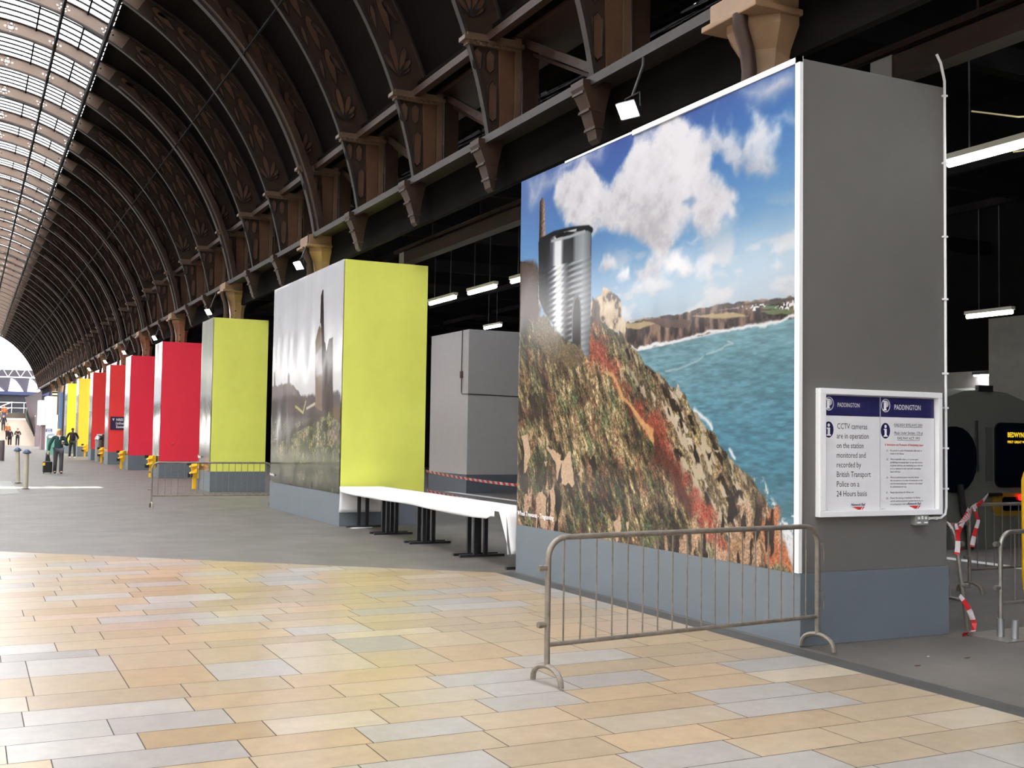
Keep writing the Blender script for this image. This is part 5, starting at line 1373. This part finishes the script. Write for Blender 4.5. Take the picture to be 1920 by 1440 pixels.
m = MB(); m.box(-0.12, 0.1, -0.2, 0.2, 0, 0.07); m.build('hood', PLASTIC, t)
m = MB(); m.box(-0.1, 0.05, -0.17, 0.17, -0.03, 0.0); m.build('lens', LAMP_ON, t)

# loose cables hanging in the aisle
for lab, pts in (('thin pale cable drooping in the dark beside the conduit', [(8.6, 7.6, 4.85), (9.0, 7.4, 4.8), (9.4, 7.3, 4.85), (10.2, 7.0, 4.9)]), ('short pale cable above the large strip light', [(9.9, 8.2, 4.75), (10.3, 8.0, 4.82), (11.2, 7.6, 4.95)])):
    m = MB(); m.tube(pts, 0.008, 6); tag(m.build('hanging_cable', mat('cable_cream', (176, 160, 120), 0.5)), lab, 'cable')

# ------------------------------------------------------------------ train at the side platform
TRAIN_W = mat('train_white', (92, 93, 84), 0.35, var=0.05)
TRAIN_D = mat('train_glass', (10, 14, 24), 0.08)
t = thing('train', 'white train with a yellow nose panel and lit destination display, standing in the dark', 'train', (14.42, 12.5, 0))
prof = [(-1.38, -0.7), (1.38, -0.7), (1.42, 0.4), (1.40, 1.6), (1.3, 2.05), (1.0, 2.36), (0.5, 2.5), (0, 2.53), (-0.5, 2.5), (-1.0, 2.36), (-1.3, 2.05), (-1.40, 1.6), (-1.42, 0.4)]
m = MB(); n = len(prof)
for sx, y in ((0.93, 0.0), (1.0, 0.25), (1.0, 11.0)):
    m.v += [(x * sx, y, z if sx == 1 or z < 0 else z * 0.985) for x, z in prof]
for k in range(2):
    for i in range(n): m.f.append((k * n + i, k * n + (i + 1) % n, (k + 1) * n + (i + 1) % n, (k + 1) * n + i))
m.f += [tuple(range(n)), tuple(reversed(range(2 * n, 3 * n)))]
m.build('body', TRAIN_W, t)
def rr(x0, x1, z0, z1, r, k=5):
    p = []
    for cx_, cz_, a0 in ((x1 - r, z1 - r, 0), (x0 + r, z1 - r, 90), (x0 + r, z0 + r, 180), (x1 - r, z0 + r, 270)):
        p += [(cx_ + r * math.cos(R(a0 + 90 * i / k)), cz_ + r * math.sin(R(a0 + 90 * i / k))) for i in range(k + 1)]
    return p
m = MB(); m.prism(rr(-1.22, -0.22, 0.88, 1.9, 0.45), 'y', -0.03, 0.01); m.build('windscreen', TRAIN_D, t)
m = MB(); m.prism(rr(0.2, 1.24, 0.95, 1.98, 0.12), 'y', -0.03, 0.01); m.build('windscreen', TRAIN_D, t)
m = MB(); m.prism(rr(0.0, 0.14, 1.05, 1.9, 0.01), 'y', -0.02, 0.01); m.build('door_seam', mat('train_seam', (70, 71, 66), 0.5), t)
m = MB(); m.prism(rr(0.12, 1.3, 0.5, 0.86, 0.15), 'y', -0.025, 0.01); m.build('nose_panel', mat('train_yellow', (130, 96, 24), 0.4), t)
m = MB(); m.prism(rr(0.34, 0.95, 0.58, 0.8, 0.06), 'y', -0.04, -0.02); m.build('lamp_recess', TRAIN_D, t)
m = MB(); m.sphere((0.73, -0.06, 0.79), 0.05, 10, 7); m.build('tail_lamp', mat('red_lamp', (255, 40, 30), 0.3, emit=((255, 20, 20), 1.2)), t)
m = MB(); text_into(m, 'BEDWYN', 0.46, 1.75, 0.11, -0.036, width=0.36, bold=0.0015); text_into(m, 'FIRST GREAT WESTERN', 0.46, 1.655, 0.055, -0.036, width=0.58, bold=0.001)
m.build('destination_lettering', mat('amber_display', (255, 210, 60), 0.4, emit=((255, 205, 50), 0.28)), t)
m = MB(); m.tube([(-0.62, -0.06, 1.0), (-0.58, -0.09, 0.6), (-0.45, -0.1, 0.2), (-0.42, -0.08, -0.2)], 0.05, 8); m.build('hose', PLASTIC, t, smooth=True)
m = MB(); m.box(-0.16, 0.16, -0.02, 0.05, 2.46, 2.56); m.build('roof_horn', PLASTIC, t)
m = MB(); m.tube([(-0.24, -0.05, 2.0), (-0.22, -0.05, 1.2)], 0.02, 6); m.tube([(-0.02, -0.05, 0.84), (0.3, -0.05, 0.84)], 0.03, 6); m.build('wiper', PLASTIC, t)

# ------------------------------------------------------------------ far end: ramp, railing, parapet, bridge, truss
CONC = mat('pale_concrete_ramp', (150, 132, 114), 0.6, var=0.06)
GREYC = mat('grey_concrete', (112, 107, 111), 0.65, var=0.06)
m = MB()
v = [(1.5, 118, 0.0), (6.3, 118, 0.0), (5.45, 129.95, 2.75), (2.3, 129.95, 2.75), (1.5, 118, -0.5), (6.35, 118, -0.5), (5.5, 129.95, -0.5), (2.3, 129.95, -0.5)]
m.add(v, [(0, 1, 2, 3), (7, 6, 5, 4), (0, 4, 5, 1), (1, 5, 6, 2), (2, 6, 7, 3), (3, 7, 4, 0)])
o = tag(m.build('ramp', CONC), 'pale sloping ramp climbing to the railing at the far end', 'ramp')
m = MB(); m.box(-4, 5.5, 130, 136, 0, 3.35); struct(m.build('landing_wall', mat('landing_grey', (92, 90, 84), 0.6)))
m = MB(); m.box(-6, 1.45, 117.5, 131, 0, 2.0); struct(m.build('side_wall', GREYC))
m = MB()
m.add([(4.78, 114.5, 4.63), (6.2, 114.5, 5.3), (6.2, 114.5, 2.9), (5.6, 114.5, 2.9), (4.78, 116, 4.63), (6.2, 116, 5.3), (6.2, 116, 2.9), (5.6, 116, 2.9)], [(0, 1, 2, 3), (7, 6, 5, 4), (0, 4, 5, 1), (1, 5, 6, 2), (2, 6, 7, 3), (3, 7, 4, 0)])
struct(m.build('stair_wall', GREYC))
m = MB()
m.prism([(4.74, 4.62), (5.62, 2.9), (5.66, 1.2), (4.98, 3.3)], 'y', 114.2, 114.5); struct(m.build('parapet_wall', mat('mauve_parapet', (112, 95, 99), 0.6)))
m = MB(); m.prism([(4.9, 3.5), (5.66, 1.26), (5.6, 0.9), (4.86, 3.05)], 'y', 113.9, 114.2); struct(m.build('parapet_dark_wall', mat('dark_green_base', (34, 42, 38), 0.7)))  # dark strip along the foot of the sloping parapet
m = MB(); m.box(5.66, 6.0, 112.8, 113.8, 0, 2.95); m.box(5.62, 6.05, 112.7, 113.85, 2.9, 3.0)
tag(m.build('gate_pier', mat('pier_mauve', (120, 106, 112), 0.6)), 'grey mauve pier at the foot of the sloping parapet beside the white kiosk', 'pier')
m = MB()
m.add([(6.35, 117.6, 0), (6.75, 117.6, 0), (6.0, 130, 0), (5.5, 130, 0), (6.35, 117.6, 1.0), (6.75, 117.6, 1.0), (6.0, 130, 3.9), (5.5, 130, 3.9)], [(3, 2, 1, 0), (4, 5, 6, 7), (0, 1, 5, 4), (1, 2, 6, 5), (2, 3, 7, 6), (3, 0, 4, 7)])
struct(m.build('ramp_side_wall', MATS['dark_green_base']))
t = thing('landing_railing', 'pale railing with sloping stair rails along the far landing', 'railing', (2.2, 130, 3.3))
m = MB()
for z in (0.55, 1.12): m.tube([(-2.5, 0, z), (3.3, 0, z)], 0.035, 6)
m.build('rail', WHITE, t)
for x in (-1.5, 0.0, 1.9, 3.1):
    m = MB(); m.tube([(x, 0, 0), (x, 0, 1.12)], 0.035, 6); m.build('baluster_post', WHITE, t)
m = MB(); m.tube([(0.6, -1.0, 0.55), (1.9, -1.0, 1.15)], 0.06, 6); m.tube([(0.7, -1.0, 0.05), (1.9, -1.0, 0.6)], 0.045, 6); m.build('stair_rail', WHITE, t)
m = MB(); m.box(-30, 12, 140, 141, 3.3, 5.6); struct(m.build('bridge_wall', mat('bridge_dark', (22, 25, 40), 0.5, var=0.3, scale=0.4)))
m = MB(); m.box(-30, 12, 139.6, 140.0, 5.5, 5.9); struct(m.build('bridge_wall_band', mat('bridge_blue', (34, 46, 86), 0.5)))
m = MB(); m.box(-30, 12, 140.2, 141, 5.9, 8.4); struct(m.build('bridge_wall', mat('bridge_mauve', (52, 48, 60), 0.6, var=0.15, scale=0.5)))
for i, (xa, xb) in enumerate(((0.6, 3.6), (4.0, 5.6), (6.0, 7.5), (-4, -0.6))):
    t = thing('arched_window', ['white lit arched window at the edge of the far bridge', 'white lit arched window under the middle of the truss', 'white lit arched window tucked beside the vault', 'white lit arched window out along the far bridge'][i], 'window', (xa, 140.1, 5.9), 'lit windows of the far bridge')
    w = xb - xa; pts = [(0, 0), (w, 0)] + [(w * (1 - f), 1.5 * math.sin(min(1.0, f * 1.15) * math.pi / 2 + 0) * (1.0 if f < 0.9 else (1 - f) * 6)) for f in np.linspace(0.1, 0.95, 10)]
    m = MB(); m.prism(pts, 'y', -0.03, 0.05); m.build('pane', mat('lit_window', (240, 240, 255), 0.4, emit=((232, 234, 255), 1.3)), t)
t = thing('roof_truss', 'white lattice truss spanning the far opening', 'truss', (0, 134, 0))
m = MB(); m.bar((-12, 0, 7.3), (7.2, 0, 7.3), 0.12, 0.12); m.bar((-12, 0, 8.35), (7.2, 0, 8.35), 0.09, 0.1); m.build('chord', WHITE, t)
m = MB()
for k in range(-9, 6):
    x = k * 1.25
    m.bar((x, 0, 7.3), (x + 0.62, 0, 8.35), 0.07, 0.07); m.bar((x + 0.62, 0, 8.35), (x + 1.25, 0, 7.3), 0.07, 0.07)
m.build('diagonal', WHITE, t)

# ------------------------------------------------------------------ people
SKIN_L = mat('skin_fair', (222, 172, 146), 0.5); SKIN_D = mat('skin_dark', (92, 62, 48), 0.5)
def skinned(name, chains, m_, parent, sub=1, root=0):
    """one continuous surface grown over a skeleton: chains of (joint, radius) sharing joints by name"""
    verts, rad, idx, edges = [], [], {}, []
    for ch in chains:
        prev = None
        for key, p, r in ch:
            if key is None or key not in idx:
                k = len(verts); verts.append(p); rad.append(r)
                if key is not None: idx[key] = k
            else: k = idx[key]
            if prev is not None: edges.append((prev, k))
            prev = k
    me = bpy.data.meshes.new(name); me.from_pydata(verts, edges, [])
    o = bpy.data.objects.new(name, me); COL.objects.link(o)
    bm = bmesh.new(); bm.from_mesh(me)
    sl = bm.verts.layers.skin.verify()
    for i, v in enumerate(bm.verts):
        r = rad[i]
        v[sl].radius = (r[0], r[1]) if isinstance(r, tuple) else (r, r)
        if i == root: v[sl].use_root = True
    bm.to_mesh(me); bm.free()
    s = o.modifiers.new('skin', 'SKIN'); s.use_smooth_shade = True
    if sub: 
        u = o.modifiers.new('sub', 'SUBSURF'); u.levels = sub; u.render_levels = sub
    dg = bpy.context.evaluated_depsgraph_get()
    me2 = bpy.data.meshes.new_from_object(o.evaluated_get(dg))
    o.modifiers.clear(); o.data = me2; bpy.data.meshes.remove(me)
    me2.name = name
    me2.materials.clear(); me2.materials.append(m_)
    me2.polygons.foreach_set('use_smooth', [True] * len(me2.polygons))
    if parent: o.parent = parent
    return o

def person(label, loc, h, skin, top_c, leg_c, hair_c, shoe_c, rz=0.0, lhand=None, rhand=None, lelbow=None, relbow=None, stride=0.12, coat_to=0.86, hair='short', coat_long=False, group=None, girth=1.0, skirt=False):
    """a standing or walking figure 1.65 m tall before scaling, facing -y; side +1 is its own left (towards +x)"""
    t = thing('person', label, 'person', loc, group, rz)
    t.scale = (h / 1.65,) * 3
    g = girth
    P = dict(pelvis=(0, 0, 0.90), waist=(0, 0.0, 1.03), chest=(0, 0.005, 1.22), neck0=(0, 0.01, 1.37), neck=(0, 0.0, 1.43), head=(0, -0.015, 1.52), crown=(0, -0.005, 1.60))
    le = lelbow or (0.25, 0.03, 1.07); re_ = relbow or (-0.25, 0.03, 1.07)
    lh = lhand or (0.27, -0.05, 0.84); rh = rhand or (-0.27, -0.05, 0.84)
    st = stride
    def leg(s, k):
        f = st * k
        return [('pelvis', P['pelvis'], 0), ('hip%d' % s, (0.09 * s, 0, 0.86), 0), ('knee%d' % s, (0.095 * s, -0.02 - f * 0.55, 0.48), 0), ('ankle%d' % s, (0.095 * s, -f + 0.02, 0.085), 0)]
    body = [[('pelvis', P['pelvis'], (0.13 * g, 0.10 * g)), ('waist', P['waist'], (0.115 * g, 0.085 * g)), ('chest', P['chest'], (0.13 * g, 0.095 * g)), ('neck0', P['neck0'], (0.075, 0.06)), ('neck', P['neck'], 0.048), ('head', P['head'], (0.07, 0.083)), ('crown', P['crown'], (0.06, 0.07))]]
    for s, k in ((1, 1), (-1, -1)):
        L = leg(s, k)
        body.append([L[0][:2] + (0.1,), L[1][:2] + (0.085 * g,), L[2][:2] + (0.056,), L[3][:2] + (0.04,), ('toe%d' % s, (0.1 * s, L[3][1][1] - 0.15, 0.04), 0.034)])
        e, hd = (le, lh) if s > 0 else (re_, rh)
        e = Vector(e); hd = Vector(hd)
        sh = Vector((0.165 * s * (0.5 + 0.5 * g), 0.01, 1.335))
        d = (hd - e).normalized()
        wrist = hd; palm = hd + d * 0.055
        body.append([('neck0', P['neck0'], 0.07), ('sh%d' % s, tuple(sh), 0.058), ('el%d' % s, tuple(e), 0.042), ('wr%d' % s, tuple(wrist), 0.027), ('palm%d' % s, tuple(palm), (0.034, 0.02))])
        side = d.cross(Vector((0, -1, 0.2))).normalized() if abs(d.z) > 0.5 else Vector((0, 0, 1))
        fwd_ = side.cross(d).normalized()
        for q, (off, ln) in enumerate(((-0.027, 0.055), (-0.009, 0.068), (0.009, 0.064), (0.026, 0.05))):
            b0 = palm + side * off + d * 0.03; b1_ = b0 + d * ln * 0.5 + fwd_ * 0.008; b2_ = b1_ + d * ln * 0.4 + fwd_ * 0.022
            body.append([('palm%d' % s, tuple(palm), 0.03), (None, tuple(b0), 0.010), (None, tuple(b1_), 0.009), (None, tuple(b2_), 0.008)])
        th = palm - d * 0.02 + side * 0.03 * -s
        body.append([('palm%d' % s, tuple(palm), 0.03), (None, tuple(th), 0.011), (None, tuple(th + d * 0.035 + side * 0.014 * -s), 0.010)])
    bo_ = skinned('body', body, skin, t, 1)
    # face
    m = MB(); m.add([(0, -0.125, 1.50), (-0.014, -0.098, 1.497), (0.014, -0.098, 1.497), (0, -0.1, 1.535), (0, -0.1, 1.49)], [(0, 1, 3), (0, 3, 2), (0, 2, 4), (0, 4, 1)]); m.build('nose', skin, t)
    m = MB(); m.sphere((-0.028, -0.092, 1.53), 0.011, 8, 6); m.sphere((0.028, -0.092, 1.53), 0.011, 8, 6); m.build('eyes', PLASTIC, t)
    m = MB(); m.sphere((0, -0.096, 1.468), 0.02, 8, 6, (1, 0.35, 0.28)); m.build('mouth', mat('lips', (160, 84, 78), 0.5), t)
    m = MB(); m.sphere((-0.078, -0.01, 1.515), 0.024, 8, 6, (0.4, 0.7, 1.2)); m.sphere((0.078, -0.01, 1.515), 0.024, 8, 6, (0.4, 0.7, 1.2)); m.build('ears', skin, t)
    # hair
    m = MB()
    if hair == 'bob':
        m.sphere((0, 0.012, 1.565), 0.1, 14, 10, (0.95, 0.98, 0.92)); m.sphere((-0.072, 0.012, 1.49), 0.05, 10, 8, (0.7, 1.1, 1.9)); m.sphere((0.072, 0.012, 1.49), 0.05, 10, 8, (0.7, 1.1, 1.9)); m.sphere((0, 0.06, 1.49), 0.07, 10, 8, (1.1, 0.6, 1.4))
    else:
        m.sphere((0, 0.016, 1.572), 0.088, 14, 10, (0.95, 1.02, 0.86))
    m.build('hair', mat('hair_' + '_'.join(map(str, hair_c)), hair_c, 0.6), t, smooth=True)
    # clothes
    tc = mat('cloth_' + '_'.join(map(str, top_c)), top_c, 0.8, var=0.12, scale=9); lc = mat('cloth_' + '_'.join(map(str, leg_c)), leg_c, 0.8, var=0.1, scale=9)
    hem = 0.62 if coat_long else coat_to
    j = [[('hem', (0, 0, hem), (0.165 * g, 0.12 * g)), ('pelvis', (0, 0, 0.96), (0.152 * g, 0.118 * g)), ('waist', P['waist'], (0.142 * g, 0.108 * g)), ('chest', P['chest'], (0.152 * g, 0.115 * g)), ('neck0', P['neck0'], (0.085, 0.07)), ('collar', (0, 0.008, 1.415), (0.062, 0.058))]]
    for s in (1, -1):
        e, hd = (Vector(le), Vector(lh)) if s > 0 else (Vector(re_), Vector(rh))
        cuff = e.lerp(hd, 0.9)
        j.append([('neck0', P['neck0'], 0.08), ('sh%d' % s, (0.168 * s * (0.5 + 0.5 * g), 0.01, 1.335), 0.074), ('el%d' % s, tuple(e), 0.06), ('cuff%d' % s, tuple(cuff), 0.045)])
    skinned('jacket', j, tc, t, 1)
    lg = []
    for s, k in ((1, 1), (-1, -1)):
        L = leg(s, k)
        lg.append([('pelvis', P['pelvis'], (0.142 * g, 0.112 * g)), (L[1][0], L[1][1], 0.1 * g), (L[2][0], L[2][1], 0.075), (L[3][0], (L[3][1][0], L[3][1][1], 0.035), 0.072)])
    skinned('trousers', lg, lc, t, 1)
    for s, k in ((1, 1), (-1, -1)):
        a = leg(s, k)[3][1]
        m = MB(); m.sphere((a[0], a[1] - 0.06, 0.04), 0.06, 10, 7, (0.75, 2.1, 0.66)); m.build('shoe', mat('shoe_' + '_'.join(map(str, shoe_c)), shoe_c, 0.5), t, smooth=True)
    return t
w = person('person in a dark green half-zip jacket and grey trousers walking with a wheeled case', (3.05, 44.6, 0), 1.66, SKIN_L, (26, 62, 62), (74, 72, 78), (196, 160, 112), (30, 30, 34), stride=0.10, hair='bob', girth=1.16,
           lhand=(0.12, -0.25, 1.12), lelbow=(0.31, -0.02, 1.05), rhand=(-0.34, 0.02, 0.80), relbow=(-0.31, 0.03, 1.07), rz=0.08)
m = MB(); m.add([(-0.012, -0.135, 1.40), (0.02, -0.13, 1.40), (0.012, -0.145, 1.27), (0, -0.145, 1.24)], [(0, 1, 2, 3)]); m.build('zip_collar', WHITE, w)
t = thing('paper_cup', 'white paper cup held by the person in green', 'cup', (3.05 + 0.12, 44.6 - 0.33, 1.09))
m = MB(); m.lathe([(0.03, 0), (0.042, 0.11)], (0, 0, 0), 14); m.build('cup_sleeve', mat('cup_brown', (150, 104, 76), 0.6), t, smooth=True)
m = MB(); m.lathe([(0.044, 0.11), (0.044, 0.125), (0.036, 0.135)], (0, 0, 0), 14); m.build('lid', WHITE, t, smooth=True)
t = thing('suitcase', 'small black wheeled suitcase with a yellow tag beside the person in green', 'suitcase', (2.68, 44.5, 0))
m = MB(); m.box(-0.16, 0.16, -0.12, 0.12, 0.05, 0.45); m.build('body', mat('case_black', (16, 22, 20), 0.6), t, bevel=0.03)
m = MB(); m.tube([(-0.07, 0.08, 0.43), (-0.05, 0.08, 0.76), (0.05, 0.08, 0.76), (0.07, 0.08, 0.43)], 0.012, 6); m.build('handle', PLASTIC, t)
m = MB(); m.prism([(-0.08, 0.46), (0.1, 0.46), (0.05, 0.7), (-0.03, 0.72)], 'y', 0.0, 0.06); m.build('hand_bag', mat('case_black', (16, 22, 20)), t)
m = MB(); m.box(-0.165, -0.09, -0.135, -0.125, 0.31, 0.41); m.build('luggage_tag', YELLOW, t)
for x in (-0.12, 0.12):
    m = MB(); m.lathe([(0.03, -0.012), (0.03, 0.012)], (0, 0, 0), 10); m.v = [(x + z, 0.08 + y, 0.03 + x_) for x_, y, z in m.v]; m.build('wheel', PLASTIC, t)
person('person in a black jacket walking behind the one in green, one hand at the waist', (5.45, 69.0, 0), 1.74, SKIN_D, (34, 26, 34), (56, 58, 54), (22, 18, 18), (214, 214, 210), stride=0.2, girth=1.22,
       lhand=(0.2, -0.16, 1.06), lelbow=(0.31, 0.05, 1.07), rhand=(-0.30, -0.03, 0.86), relbow=(-0.30, 0.05, 1.08), rz=0.1, coat_to=0.84)
person('person in a dark suit holding papers at the foot of the ramp', (4.25, 115.5, 0), 1.68, SKIN_L, (36, 38, 36), (34, 38, 40), (86, 66, 52), (60, 54, 50), stride=0.16, rhand=(-0.1, -0.24, 1.1), lhand=(0.1, -0.25, 1.08), lelbow=(0.27, 0, 1.06), relbow=(-0.27, 0, 1.06))
person('person in a long black coat at the foot of the ramp', (3.6, 116.0, 0), 1.62, SKIN_L, (34, 24, 34), (30, 30, 36), (150, 110, 80), (190, 180, 170), stride=0.15, coat_long=True, girth=1.15, hair='bob')
person('person in an orange top on the lower ramp behind the black coat', (3.5, 120.2, 0.5), 1.66, SKIN_L, (176, 104, 52), (46, 42, 46), (166, 130, 96), (40, 36, 36), stride=0.12, girth=1.15)
person('person in dark clothes halfway up the ramp', (3.2, 124.0, 1.37), 1.68, SKIN_L, (38, 34, 50), (50, 48, 56), (90, 70, 58), (30, 30, 30), stride=0.1, girth=1.1)
person('person in an orange jacket near the top of the ramp by the stair rail', (3.35, 128.5, 2.4), 1.66, SKIN_L, (202, 112, 62), (86, 84, 98), (120, 84, 60), (40, 36, 36), stride=0.12, girth=1.15)

# small litter on the asphalt in front of the grey casing
for i, (x, y, s, c, lab) in enumerate(((6.7, 6.35, 0.016, (190, 188, 184), 'tiny pale scrap on the asphalt before the grey casing'), (6.35, 6.12, 0.03, (92, 70, 62), 'dark twig-like litter on the asphalt near the barrier foot'), (6.95, 6.2, 0.035, (84, 72, 64), 'dark scrap of litter on the asphalt before the notice board'))):
    m = MB(); m.prism([(x - s, y), (x, y - s * 0.4), (x + s, y + s * 0.1), (x + s * 0.2, y + s * 0.5)], 'z', 0.001, 0.006)
    tag(m.build('litter_scrap', mat('scrap_%d' % i, c, 0.7)), lab, 'litter')
